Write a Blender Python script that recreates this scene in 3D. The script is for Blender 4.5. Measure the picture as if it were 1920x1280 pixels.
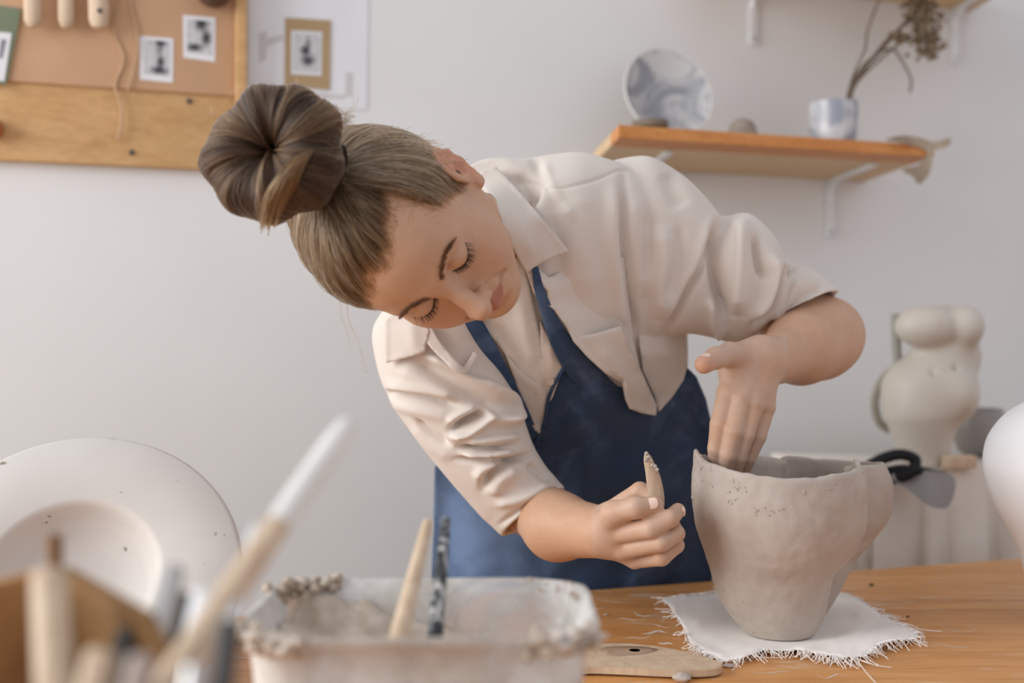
import bpy, bmesh, math, random
import numpy as np
from mathutils import Vector, Matrix, geometry
from mathutils.bvhtree import BVHTree

random.seed(7); RNG = np.random.default_rng(7)
SC = bpy.context.scene
COL = SC.collection
for _o in list(bpy.data.objects): bpy.data.objects.remove(_o)

# ---------------------------------------------------------------- camera, world, lights, exposure
F = 2133.0                      # focal length in pixels of the 1920 x 1280 frame (40 mm on 36 mm film)
CZ = 1.12                       # camera height above the floor
TZ = 0.77                       # table top height
cam_d = bpy.data.cameras.new('camera'); cam = bpy.data.objects.new('camera', cam_d); COL.objects.link(cam)
cam.location = (0, 0, CZ); cam.rotation_euler = (math.pi/2, 0, 0)
cam_d.lens = 36*F/1920; cam_d.sensor_width = 36; cam_d.clip_start = 0.05
cam_d.dof.use_dof = True; cam_d.dof.focus_distance = 1.29; cam_d.dof.aperture_fstop = 2.3
SC.camera = cam
SC.view_settings.view_transform = 'Standard'; SC.view_settings.look = 'None'
SC.view_settings.gamma = 1; SC.view_settings.use_curve_mapping = False
SC.view_settings.exposure = 0.0
W = bpy.data.worlds.new('world'); SC.world = W; W.use_nodes = True
W.node_tree.nodes['Background'].inputs[0].default_value = (0.93, 0.93, 1.0, 1)
W.node_tree.nodes['Background'].inputs[1].default_value = 0.71
def area(name, loc, target, sx, sy, power, color):
    l = bpy.data.lights.new(name, 'AREA'); l.shape = 'RECTANGLE'; l.size = sx; l.size_y = sy; l.energy = power; l.color = color
    o = bpy.data.objects.new(name, l); COL.objects.link(o); o.location = loc
    o.rotation_euler = (Vector(target)-Vector(loc)).to_track_quat('-Z', 'Y').to_euler()
    return o
area('window_daylight', (-3.0, 0.1, 1.95), (0.15, 1.45, .95), 2.3, 2.0, 108, (0.96, 0.985, 1.0))

# ---------------------------------------------------------------- helpers
def V(*a): return np.array(a, float)
def P(px, py, d):                      # the point seen at a pixel at a given distance along the view
    return np.array([(px-960)/F*d, d, CZ-(py-640)/F*d])
def T(px, py, z=TZ):                   # the point of the horizontal plane z seen at a pixel
    return P(px, py, (CZ-z)*F/(py-640))
TAN = 0.3317; CT = 1/math.sqrt(1+TAN*TAN); ST = TAN*CT
WY = 2.2                               # back wall: y = WY + x*TAN
U = V(CT, ST, 0); N = V(ST, -CT, 0); ZA = V(0, 0, 1)
def WP(px, py, off=0.0):               # the point at a pixel, off metres in front of the back wall
    d = (WY-off/CT)/(1-TAN*(px-960)/F)
    return P(px, py, d)
def srgb(r, g, b):
    c = [x/255 for x in (r, g, b)]
    return tuple(x/12.92 if x <= .04045 else ((x+.055)/1.055)**2.4 for x in c)
def tag(o, label=None, cat=None, group=None, kind=None):
    if label: o['label'] = label
    if cat: o['category'] = cat
    if group: o['group'] = group
    if kind: o['kind'] = kind
    return o
def empty(name, loc, rz=0.0):
    o = bpy.data.objects.new(name, None); COL.objects.link(o); o.location = loc; o.rotation_euler = (0, 0, rz)
    o.empty_display_size = .02
    return o
def world(o):
    m = Matrix.LocRotScale(o.location, o.rotation_euler, o.scale)
    return m if o.parent is None else world(o.parent) @ o.matrix_parent_inverse @ m
def link(name, me, mat=None, parent=None, smooth=True):
    o = bpy.data.objects.new(name, me); COL.objects.link(o)
    if mat is not None:
        for m in (mat if isinstance(mat, (list, tuple)) else [mat]): me.materials.append(m)
    if smooth and len(me.polygons): me.polygons.foreach_set('use_smooth', np.ones(len(me.polygons), bool))
    if parent is not None:
        o.parent = parent
        pm = world(parent)
        o.matrix_parent_inverse = pm.inverted()
    return o
def mesh_from(v, f):
    me = bpy.data.meshes.new('m')
    v = np.asarray(v, float)
    if isinstance(f, np.ndarray):
        n, k = f.shape
        me.vertices.add(len(v)); me.vertices.foreach_set('co', v.astype(np.float32).ravel())
        me.loops.add(n*k); me.loops.foreach_set('vertex_index', f.astype(np.int32).ravel())
        me.polygons.add(n); me.polygons.foreach_set('loop_start', np.arange(0, n*k, k, dtype=np.int32))
        me.update(calc_edges=True); me.validate()
    else:
        me.from_pydata([tuple(p) for p in v], [], f); me.update()
    return me
class MB:                               # collects shapes of ONE mesh
    def __init__(s): s.v = []; s.f = []
    def add(s, v, f):
        b = len(s.v); s.v += [tuple(map(float, p)) for p in v]; s.f += [[b+i for i in q] for q in f]; return s
    def box(s, c, x, y, z, bev=0.0):    # half-extent vectors
        c, x, y, z = [np.asarray(q, float) for q in (c, x, y, z)]
        if bev <= 0:
            v = [c+i*x+j*y+k*z for i in (-1, 1) for j in (-1, 1) for k in (-1, 1)]
            return s.add(v, [[0,1,3,2],[4,6,7,5],[0,4,5,1],[2,3,7,6],[0,2,6,4],[1,5,7,3]])
        bm = bmesh.new(); bmesh.ops.create_cube(bm, size=2)
        for q in bm.verts:
            q.co = Vector([q.co[i]*np.linalg.norm((x, y, z)[i]) for i in range(3)])
        bmesh.ops.bevel(bm, geom=bm.edges[:], offset=bev, segments=3, profile=.5, affect='EDGES')
        ax = [a/np.linalg.norm(a) for a in (x, y, z)]
        vs = [c+q.co[0]*ax[0]+q.co[1]*ax[1]+q.co[2]*ax[2] for q in bm.verts]
        bm.verts.index_update(); fs = [[q.index for q in fc.verts] for fc in bm.faces]; bm.free()
        if np.dot(np.cross(ax[0], ax[1]), ax[2]) < 0: fs = [q[::-1] for q in fs]
        return s.add(vs, fs)
    def tube(s, pts, rad, n=12, cap=True, flat=None):
        pts = [np.asarray(p, float) for p in pts]
        rad = [rad]*len(pts) if np.isscalar(rad) else list(rad)
        v = []; f = []; ref = None
        for i, p in enumerate(pts):
            t = pts[min(i+1, len(pts)-1)]-pts[max(i-1, 0)]; t = t/(np.linalg.norm(t)+1e-12)
            if ref is None:
                ref = V(0, 0, 1) if abs(t[2]) < .9 else V(1, 0, 0)
                if flat is not None: ref = np.asarray(flat[0], float)
            a = ref-t*np.dot(ref, t); a /= np.linalg.norm(a); ref = a; b = np.cross(t, a)
            fl = flat[1] if flat is not None else 1
            for k in range(n):
                w = 2*math.pi*k/n; v.append(p+rad[i]*(fl*math.cos(w)*a+math.sin(w)*b))
        for i in range(len(pts)-1):
            for k in range(n):
                f.append([i*n+k, i*n+(k+1) % n, (i+1)*n+(k+1) % n, (i+1)*n+k])
        if cap:
            v.append(pts[0]); f += [[len(v)-1, (k+1) % n, k] for k in range(n)]
            v.append(pts[-1]); o = (len(pts)-1)*n; f += [[len(v)-1, o+k, o+(k+1) % n] for k in range(n)]
        return s.add(v, f)
    def lathe(s, c, prof, n=48, ax=(0, 0, 1), xx=(1, 0, 0), sq=1.0, cap=True):
        ax = np.asarray(ax, float); xx = np.asarray(xx, float); yy = np.cross(ax, xx); c = np.asarray(c, float)
        v = []; f = []
        for r, h in prof:
            for k in range(n):
                w = 2*math.pi*k/n; v.append(c+ax*h+r*(math.cos(w)*xx+sq*math.sin(w)*yy))
        for i in range(len(prof)-1):
            for k in range(n): f.append([i*n+k, i*n+(k+1) % n, (i+1)*n+(k+1) % n, (i+1)*n+k])
        if cap: f.append([k for k in range(n)][::-1]); o = (len(prof)-1)*n; f.append([o+k for k in range(n)])
        return s.add(v, f)
    def build(s, name, mat, parent=None, smooth=True, sharp=None):
        me = bpy.data.meshes.new(name); me.from_pydata(s.v, [], s.f); me.update()
        bm = bmesh.new(); bm.from_mesh(me); bmesh.ops.recalc_face_normals(bm, faces=bm.faces[:]); bm.to_mesh(me); bm.free()
        o = link(name, me, mat, parent, smooth)
        if smooth: me.set_sharp_from_angle(angle=math.radians(sharp or 40))
        return o
def crom(pts, sub, closed=False):       # Catmull-Rom through rows of any width
    p = np.asarray(pts, float); n = len(p); out = []
    rng = range(n) if closed else range(n-1)
    for i in rng:
        if closed: a, b, c, d = p[(i-1) % n], p[i], p[(i+1) % n], p[(i+2) % n]
        else: a, b, c, d = p[max(i-1, 0)], p[i], p[i+1], p[min(i+2, n-1)]
        for k in range(sub):
            t = k/sub
            out.append(.5*((2*b)+(-a+c)*t+(2*a-5*b+4*c-d)*t*t+(-a+3*b-3*c+d)*t**3))
    if not closed: out.append(p[-1])
    return np.array(out)

# ---------------------------------------------------------------- materials
def nodes(name):
    m = bpy.data.materials.new(name); m.use_nodes = True
    nt = m.node_tree; b = nt.nodes['Principled BSDF']
    return m, nt, b
def N_(nt, t, **kw):
    n = nt.nodes.new(t)
    for k, v in kw.items():
        if k in n.inputs: n.inputs[k].default_value = v
        else: setattr(n, k, v)
    return n
def coords(nt, scale=(1, 1, 1), rot=(0, 0, 0), kind='Object'):
    tc = nt.nodes.new('ShaderNodeTexCoord'); mp = nt.nodes.new('ShaderNodeMapping')
    mp.inputs['Scale'].default_value = scale; mp.inputs['Rotation'].default_value = rot
    nt.links.new(tc.outputs[kind], mp.inputs[0]); return mp.outputs[0]
def ramp(nt, fac, stops):
    r = nt.nodes.new('ShaderNodeValToRGB'); e = r.color_ramp.elements
    while len(e) < len(stops): e.new(.5)
    for i, (p, c) in enumerate(stops): e[i].position = p; e[i].color = (*c, 1) if len(c) == 3 else c
    nt.links.new(fac, r.inputs[0]); return r.outputs[0]
def mixc(nt, a, b, fac=.5, blend='MIX'):
    m = nt.nodes.new('ShaderNodeMix'); m.data_type = 'RGBA'; m.blend_type = blend
    for sock, val in ((m.inputs['A'], a), (m.inputs['B'], b), (m.inputs['Factor'], fac)):
        s = {'A': 6, 'B': 7, 'Factor': 0}[sock.name]
        if hasattr(val, 'is_linked') or hasattr(val, 'links'): nt.links.new(val, m.inputs[s])
        elif s == 0: m.inputs[0].default_value = val
        else: m.inputs[s].default_value = (*val, 1) if len(val) == 3 else val
    return m.outputs[2]
def noise(nt, vec, scale, detail=4, rough=.55, dist=0.0):
    n = N_(nt, 'ShaderNodeTexNoise', Scale=scale, Detail=detail, Roughness=rough, Distortion=dist)
    nt.links.new(vec, n.inputs['Vector']); return n.outputs['Fac']
def bump(nt, b, h, strength=.3, dist=.001):
    n = N_(nt, 'ShaderNodeBump', Strength=strength, Distance=dist)
    nt.links.new(h, n.inputs['Height']); nt.links.new(n.outputs[0], b.inputs['Normal'])
def plain(name, col, rough=.6, var=.06, scale=30, bmp=.15, bd=.0006, metal=0.0, spec=.4):
    m, nt, b = nodes(name); v = coords(nt)
    f = noise(nt, v, scale, 5)
    lo = tuple(max(0, c*(1-var*2)) for c in col); hi = tuple(min(1, c*(1+var*2)) for c in col)
    nt.links.new(ramp(nt, f, [(.3, lo), (.7, hi)]), b.inputs['Base Color'])
    b.inputs['Roughness'].default_value = rough; b.inputs['Metallic'].default_value = metal
    b.inputs['Specular IOR Level'].default_value = spec
    if bmp: bump(nt, b, noise(nt, v, scale*4, 3), bmp, bd)
    return m
def cloth_mat(name, col, weave=900, var=.05, rough=.92, fade_lit=None, blot=None, lit_patch=None):
    m, nt, b = nodes(name); v = coords(nt); tcn = [n.name for n in nt.nodes if n.type == 'TEX_COORD'][0]
    f = noise(nt, v, 6, 5, .6)
    c = ramp(nt, f, [(.3, tuple(x*(1-var) for x in col)), (.7, tuple(min(1, x*(1+var)) for x in col))])
    if fade_lit is not None:
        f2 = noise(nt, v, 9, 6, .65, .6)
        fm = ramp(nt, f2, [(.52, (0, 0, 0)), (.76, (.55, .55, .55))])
        mp = nt.nodes.new('ShaderNodeMapping'); mp.vector_type = 'TEXTURE'; mp.inputs['Location'].default_value = lit_patch[0]; mp.inputs['Scale'].default_value = lit_patch[1]  # soft sphere of painted light, added to the random fading
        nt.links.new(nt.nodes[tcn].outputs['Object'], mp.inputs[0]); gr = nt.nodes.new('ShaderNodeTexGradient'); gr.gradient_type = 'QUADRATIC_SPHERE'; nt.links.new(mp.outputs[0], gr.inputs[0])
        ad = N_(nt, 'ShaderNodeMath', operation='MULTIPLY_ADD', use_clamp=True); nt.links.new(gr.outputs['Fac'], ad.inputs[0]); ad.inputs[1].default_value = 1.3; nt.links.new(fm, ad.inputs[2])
        c = mixc(nt, c, fade_lit, ad.outputs[0])
    if blot is not None:
        f3 = noise(nt, v, 40, 4, .6)
        c = mixc(nt, c, blot, ramp(nt, f3, [(.70, (0, 0, 0)), (.78, (.45, .45, .45))]))
    w1 = N_(nt, 'ShaderNodeTexWave', Scale=weave/6.28, Distortion=1.2); w1.bands_direction = 'X'
    w2 = N_(nt, 'ShaderNodeTexWave', Scale=weave/6.28, Distortion=1.2); w2.bands_direction = 'Z'
    nt.links.new(v, w1.inputs[0]); nt.links.new(v, w2.inputs[0])
    wv = mixc(nt, w1.outputs[0], w2.outputs[0], .5)
    nt.links.new(mixc(nt, c, wv, .10, 'SOFT_LIGHT'), b.inputs['Base Color'])
    b.inputs['Roughness'].default_value = rough; b.inputs['Specular IOR Level'].default_value = .15
    b.inputs['Sheen Weight'].default_value = .15
    bump(nt, b, wv, .15, .0006)
    return m
def wood_mat(name, dark, light, along=(1, 0, 0), scale=1.0, rough=.4, stain=None, contrast=1.0, axis_rot=0.0):
    m, nt, b = nodes(name)
    sc = tuple(1.6*scale if a else 22*scale for a in along)
    v = coords(nt, sc, (0, 0, axis_rot))
    f = noise(nt, v, 2.2, 7, .62, .5)
    g = noise(nt, v, 14, 4, .6)
    c = ramp(nt, f, [(.28, dark), (.5, tuple((a+b_)/2 for a, b_ in zip(dark, light))), (.72, light)])
    c = mixc(nt, c, ramp(nt, g, [(.35, tuple(x*.8 for x in dark)), (.65, light)]), .25*contrast)
    if stain is not None:
        vs = coords(nt, (3, 9, 9), (0, 0, axis_rot)); s = noise(nt, vs, 3.2, 9, .68, .8)
        c = mixc(nt, c, stain, ramp(nt, s, [(.56, (0, 0, 0)), (.68, (.6, .6, .6))]))
    nt.links.new(c, b.inputs['Base Color'])
    b.inputs['Roughness'].default_value = rough; b.inputs['Specular IOR Level'].default_value = .4
    bump(nt, b, g, .12, .0004)
    return m

M = {}
M['wall'] = plain('wall_paint', (.79, .785, .772), .9, .012, 3, .12, .0008, spec=.15)
M['floor'] = wood_mat('floor_wood', (.22, .14, .08), (.38, .26, .16), (1, 0, 0), .4)
M['table'] = wood_mat('table_wood', srgb(192, 124, 58), srgb(236, 176, 110), (1, 0, 0), .8, .42, stain=srgb(226, 206, 184), axis_rot=-math.atan(TAN))
M['ply'] = wood_mat('pale_plywood', srgb(190, 145, 92), srgb(224, 184, 132), (1, 0, 0), .45, .6)
M['kraft'] = plain('kraft_board', srgb(202, 163, 128), .85, .02, 14, .1)
M['pine'] = wood_mat('pine', srgb(206, 172, 128), srgb(234, 206, 168), (1, 0, 0), .7, .55, axis_rot=-math.atan(TAN))
M['pine_edge'] = wood_mat('pine_edge', srgb(196, 122, 58), srgb(226, 158, 92), (1, 0, 0), .7, .5, axis_rot=-math.atan(TAN))
M['palewood'] = wood_mat('pale_tool_wood', srgb(192, 164, 134), srgb(226, 204, 176), (0, 0, 1), 1.5, .6)
M['boxwood_lit'] = wood_mat('tool_box_lit_wood', srgb(170, 116, 66), srgb(206, 152, 98), (1, 0, 0), .9, .6)  # lit copy of the box wood: light painted into the left panel
M['boxwood'] = wood_mat('tool_box_wood', srgb(118, 82, 44), srgb(150, 110, 64), (1, 0, 0), .9, .6)  # darker copy, shade of the other panels put into the wood colour
M['paper'] = plain('white_paper', (.80, .80, .82), .8, .01, 20, .05)
M['white_metal'] = plain('white_enamel', (.78, .79, .80), .4, .02, 20, 0)
M['steel'] = plain('steel', (.55, .54, .52), .3, .05, 20, 0, metal=.9)
M['dark_iron'] = plain('dark_iron', (.06, .055, .05), .5, .1, 60, .2)
M['green'] = plain('sage_card', srgb(120, 132, 108), .8, .03, 20, .1)
M['plaster'] = plain('plaster', (.70, .665, .62), .85, .025, 9, .15)
M['white_glaze'] = plain('white_ceramic', (.86, .86, .86), .35, .01, 9, 0)
M['grey_clay'] = plain('grey_stoneware', srgb(150, 138, 126), .8, .08, 60, .3)
M['grey_glaze'] = plain('grey_glaze', srgb(150, 146, 142), .3, .05, 12, .05)
M['dark_cloth'] = plain('dark_cloth', (.012, .013, .016), .9, .1, 30, .2)
M['grey_cloth'] = cloth_mat('grey_cloth', srgb(150, 147, 146), 700)
M['drop_cloth'] = cloth_mat('linen_drape', srgb(226, 217, 206), 500, .05)
M['linen'] = cloth_mat('raw_linen', srgb(247, 241, 234), 1400, .03)
M['shirt'] = cloth_mat('beige_shirt_cotton', (.72, .645, .575), 1500, .02)
M['tee'] = cloth_mat('cream_knit', (.74, .69, .62), 2200, .02)
M['apron'] = cloth_mat('blue_apron_denim', (.034, .060, .118), 2000, .15, .9, lit_patch=((-.08, 1.60, .83), (.22, .5, .26)), fade_lit=(.15, .22, .36), blot=(.30, .33, .38))  # lower left of the skirt painted paler, as if daylight fell on it
M['trousers'] = cloth_mat('trouser_cloth', (.10, .10, .11), 1500)
M['shoe'] = plain('shoe_leather', (.08, .06, .05), .5, .05, 30, .2)
M['twig'] = plain('dry_twig', srgb(112, 96, 82), .9, .12, 80, .3)
M['dry_flower'] = plain('dry_flower', srgb(140, 122, 98), .95, .2, 120, .4)
M['string'] = plain('pale_string', srgb(196, 164, 130), .9, .05, 80, .2)
def clay_mat():
    m, nt, b = nodes('wet_clay'); v = coords(nt)
    f = noise(nt, v, 7, 5, .6, .3); g = noise(nt, v, 32, 5, .6); h = noise(nt, v, 160, 3, .6)
    c = ramp(nt, f, [(.3, srgb(172, 158, 146)), (.55, srgb(189, 177, 166)), (.75, srgb(203, 193, 184))])
    nt.links.new(mixc(nt, c, ramp(nt, g, [(.3, srgb(162, 146, 132)), (.7, srgb(204, 194, 184))]), .22), b.inputs['Base Color'])
    b.inputs['Roughness'].default_value = .62; b.inputs['Specular IOR Level'].default_value = .3
    bump(nt, b, mixc(nt, g, h, .35), .35, .002); return m
M['clay'] = clay_mat()
def slip_mat():
    m, nt, b = nodes('clay_slip'); v = coords(nt)
    f = noise(nt, v, 22, 6, .65, .5)
    nt.links.new(ramp(nt, f, [(.28, srgb(142, 120, 96)), (.5, srgb(196, 180, 162)), (.7, srgb(222, 212, 200))]), b.inputs['Base Color'])
    b.inputs['Roughness'].default_value = .5; bump(nt, b, f, .4, .003); return m
M['slip'] = slip_mat()
def tub_mat():
    m, nt, b = nodes('clay_smeared_plastic'); v = coords(nt)
    b.inputs['Base Color'].default_value = (.95, .96, .97, 1); b.inputs['Roughness'].default_value = .28
    b.inputs['Transmission Weight'].default_value = .72; b.inputs['IOR'].default_value = 1.25
    d = N_(nt, 'ShaderNodeBsdfPrincipled', Roughness=.6)
    f = noise(nt, v, 16, 6, .65, .7)
    nt.links.new(ramp(nt, f, [(.3, srgb(182, 172, 158)), (.65, srgb(228, 226, 222))]), d.inputs['Base Color'])
    g = noise(nt, v, 11, 6, .68, .5)
    mx = nt.nodes.new('ShaderNodeMixShader'); nt.links.new(ramp(nt, g, [(.42, (0, 0, 0)), (.54, (.92, .92, .92))]), mx.inputs[0])
    nt.links.new(b.outputs[0], mx.inputs[1]); nt.links.new(d.outputs[0], mx.inputs[2])
    nt.links.new(mx.outputs[0], nt.nodes['Material Output'].inputs[0]); return m
M['tub'] = tub_mat()
def marbled(name, base, vein, s=9):
    m, nt, b = nodes(name); v = coords(nt)
    f = noise(nt, v, s, 6, .6, 1.2)
    nt.links.new(ramp(nt, f, [(.42, base), (.50, tuple((a+c)/2 for a, c in zip(base, vein))), (.58, vein)]), b.inputs['Base Color'])
    b.inputs['Roughness'].default_value = .35; return m
M['marble_plate'] = marbled('marbled_glaze', srgb(206, 206, 204), srgb(146, 149, 156), 11)
M['marble_vase'] = marbled('blue_marbled_glaze', srgb(206, 206, 208), srgb(150, 156, 168), 14)
def speckled():
    m, nt, b = nodes('speckled_black_wood'); v = coords(nt)
    f = noise(nt, v, 55, 5, .7, 1.0)
    nt.links.new(ramp(nt, f, [(.47, srgb(38, 40, 44)), (.55, srgb(96, 98, 100)), (.62, srgb(205, 202, 198))]), b.inputs['Base Color'])
    b.inputs['Roughness'].default_value = .55; return m
M['speckled'] = speckled()
def flecked():
    m, nt, b = nodes('flecked_plaster'); v = coords(nt)
    c = ramp(nt, noise(nt, v, 7, 4), [(.3, (.60, .56, .515)), (.7, (.66, .625, .585))])
    f = noise(nt, v, 52, 2, .5)
    nt.links.new(mixc(nt, c, srgb(116, 98, 80), ramp(nt, f, [(.715, (0, 0, 0)), (.75, (.8, .8, .8))])), b.inputs['Base Color'])
    b.inputs['Roughness'].default_value = .8; return m
M['flecked'] = flecked()
def skin_mat():
    m, nt, b = nodes('skin'); v = coords(nt)
    at = N_(nt, 'ShaderNodeVertexColor'); at.layer_name = 'tint'
    f = noise(nt, v, 60, 5, .6)
    nt.links.new(mixc(nt, at.outputs[0], ramp(nt, f, [(.3, (.80, .74, .72)), (.7, (1, 1, 1))]), .35, 'MULTIPLY'), b.inputs['Base Color'])
    b.inputs['Roughness'].default_value = .5; b.inputs['Specular IOR Level'].default_value = .35
    b.inputs['Subsurface Weight'].default_value = .12; b.inputs['Subsurface Radius'].default_value = (1, .35, .2)
    b.inputs['Subsurface Scale'].default_value = .006
    bump(nt, b, noise(nt, v, 420, 3), .10, .0004); return m
M['skin'] = skin_mat()
M['nail'] = plain('nail', srgb(236, 206, 190), .3, .02, 40, 0)
def hair_mat(name, stops, rough=.42):
    m, nt, b = nodes(name)
    at = nt.nodes.new('ShaderNodeAttribute'); at.attribute_name = 'shade'; at.attribute_type = 'GEOMETRY'
    c = ramp(nt, at.outputs['Fac'], stops)
    h = nt.nodes.new('ShaderNodeBsdfHairPrincipled'); h.parametrization = 'COLOR'
    nt.links.new(c, h.inputs['Color']); h.inputs['Roughness'].default_value = rough; h.inputs['Radial Roughness'].default_value = .5; h.inputs['IOR'].default_value = 1.38
    nt.links.new(h.outputs[0], nt.nodes['Material Output'].inputs[0]); return m
HS = [(0, (.012, .0055, .0025)), (.40, (.040, .020, .0095)), (.75, (.112, .060, .029)), (1, (.31, .18, .09))]
M['hair'] = hair_mat('brown_hair', HS)
M['hair_base'] = plain('hair_under', (.026, .014, .008), .8, .2, 120, .3, spec=.1)
M['lash'] = plain('lash', (.012, .008, .006), .6, .1, 80, 0)

# ---------------------------------------------------------------- geometry engines
def smooth_np(v, e, it, lam=.5, mask=None):
    n = len(v); cnt = np.bincount(e.ravel(), minlength=n).astype(float); cnt[cnt == 0] = 1
    v = v.copy()
    for _ in range(it):
        a = np.zeros_like(v)
        for k in range(v.shape[1]):
            a[:, k] = np.bincount(e[:, 0], v[e[:, 1], k], n)+np.bincount(e[:, 1], v[e[:, 0], k], n)
        d = (a/cnt[:, None]-v)*lam
        if mask is not None: d *= mask[:, None]
        v += d
    return v
def get_v(me):
    a = np.empty(len(me.vertices)*3, np.float32); me.vertices.foreach_get('co', a); return a.reshape(-1, 3).astype(float)
def set_v(me, v): me.vertices.foreach_set('co', np.asarray(v, np.float32).ravel()); me.update()
def get_e(me):
    a = np.empty(len(me.edges)*2, np.int32); me.edges.foreach_get('vertices', a); return a.reshape(-1, 2)
def get_n(me):
    a = np.empty(len(me.vertices)*3, np.float32); me.vertices.foreach_get('normal', a); return a.reshape(-1, 3).astype(float)
def proj(v):
    return np.stack([960+F*v[:, 0]/v[:, 1], 640-F*(v[:, 2]-CZ)/v[:, 1]], 1)
def poly_dist(q, line):                 # distance and position along an open polyline
    line = np.asarray(line, float); seg = np.linalg.norm(np.diff(line, axis=0), axis=1); L = seg.sum()
    best = np.full(len(q), 1e9); bt = np.zeros(len(q)); acc = 0; side = np.zeros(len(q))
    for i in range(len(line)-1):
        a = line[i]; b = line[i+1]-a
        t = np.clip(((q-a)@b)/(b@b+1e-9), 0, 1); r = q-a-t[:, None]*b
        d = np.linalg.norm(r, axis=1); m = d < best
        best = np.where(m, d, best); bt = np.where(m, (acc+t*seg[i])/L, bt)
        side = np.where(m, np.sign(b[0]*r[:, 1]-b[1]*r[:, 0]), side); acc += seg[i]
    return best, bt, side
def fold_field(q, folds):               # (polyline, width px, amplitude m[, kind])
    h = np.zeros(len(q))
    for fo in folds:
        line, w, amp = fo[:3]; kind = fo[3] if len(fo) > 3 else 'g'
        ln = crom(line, 6) if len(line) > 2 else np.asarray(line, float)
        d, t, s = poly_dist(q, ln)
        tp = np.clip(np.minimum(t, 1-t)*5+.15, 0, 1)
        if kind == 'g': h += amp*tp*np.exp(-(d/w)**2)
        elif kind == 's':               # an overlapping step: high on the right-hand side of the line's run
            h += amp*tp*np.where(s > 0, np.exp(-(d/(w*2.2))**2), -.6*np.exp(-(d/(w*.7))**2))
    return h
def tube_rings(rings, n=56, sub=6, hollow_end=False, expo=2.0):
    rows = []
    for (lx, ly), (rx, ry), d, t in [r[:4] for r in rings]:
        dl, dr = d if isinstance(d, tuple) else (d, d)
        rows.append(np.concatenate([P(lx, ly, dl), P(rx, ry, dr), [t]]))
    rows = crom(rows, sub); c = (rows[:, :3]+rows[:, 3:6])/2; w = (rows[:, 3:6]-rows[:, :3])/2; t = rows[:, 6]
    v = []; f = []
    tg = np.gradient(c, axis=0)
    phi = np.arange(n)*2*math.pi/n
    cs = np.sign(np.cos(phi))*np.abs(np.cos(phi))**(2/expo); sn = np.sign(np.sin(phi))*np.abs(np.sin(phi))**(2/expo)
    rr = []
    for i in range(len(c)):
        nrm = np.cross(tg[i], w[i]); nrm /= np.linalg.norm(nrm)+1e-9
        if nrm[1] > 0: nrm = -nrm
        rr.append((c[i], w[i], nrm*t[i]))
    if hollow_end:
        cc, ww, nn = rr[-1]; tn = tg[-1]/np.linalg.norm(tg[-1])
        rr.append((cc, ww*.9, nn*.9)); rr.append((cc-tn*.012, ww*.84, nn*.84)); rr.append((cc-tn*.028, ww*.8, nn*.8))
    for cc, ww, nn in rr: v += [cc+ww*a+nn*b for a, b in zip(cs, sn)]
    m = len(rr)
    for i in range(m-1):
        for k in range(n): f.append([i*n+k, i*n+(k+1) % n, (i+1)*n+(k+1) % n, (i+1)*n+k])
    v.append(rr[0][0]); f += [[len(v)-1, (k+1) % n, k] for k in range(n)]
    v.append(rr[-1][0]); f += [[len(v)-1, (m-1)*n+k, (m-1)*n+(k+1) % n] for k in range(n)]
    return v, f
def remesh(mb, voxel, it=3):
    me = bpy.data.meshes.new('tmp'); me.from_pydata(mb.v, [], mb.f); me.update()
    bm = bmesh.new(); bm.from_mesh(me); bmesh.ops.recalc_face_normals(bm, faces=bm.faces[:]); bm.to_mesh(me); bm.free()
    o = bpy.data.objects.new('tmp', me); COL.objects.link(o)
    md = o.modifiers.new('r', 'REMESH'); md.mode = 'VOXEL'; md.voxel_size = voxel
    dg = bpy.context.evaluated_depsgraph_get(); dg.update()
    out = bpy.data.meshes.new_from_object(o.evaluated_get(dg))
    bpy.data.objects.remove(o); bpy.data.meshes.remove(me)
    if it: set_v(out, smooth_np(get_v(out), get_e(out), it))
    return out
def wrinkle(me, folds, noise_amp=0.0, ns=22.0, after=1):
    v = get_v(me); n = get_n(me); q = proj(v)
    view = v-np.array([0, 0, CZ]); view /= np.linalg.norm(view, axis=1)[:, None]
    face = np.clip(-(n*view).sum(1)*1.6+.15, 0, 1)
    h = fold_field(q, folds)*face
    if noise_amp:
        from mathutils import noise as mn
        h += noise_amp*np.array([mn.noise(Vector((p[0]*ns, p[1]*ns, p[2]*ns*.7))) for p in v])
    v = v+n*h[:, None]
    if after: v = smooth_np(v, get_e(me), after, .4)
    set_v(me, v)
def bvh_of(*mes):
    vs = []; fs = []
    for me in mes:
        b = len(vs); vs += [tuple(q) for q in get_v(me)]; fs += [[b+i for i in p.vertices] for p in me.polygons]
    return BVHTree.FromPolygons(vs, fs)
def in_poly(q, poly):
    x, y = q[:, 0], q[:, 1]; r = np.zeros(len(q), bool); n = len(poly)
    for i in range(n):
        (x1, y1), (x2, y2) = poly[i], poly[(i+1) % n]
        c = (y1 > y) != (y2 > y)
        r ^= c & (x < (x2-x1)*(y-y1)/(y2-y1+1e-12)+x1)
    return r
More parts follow.
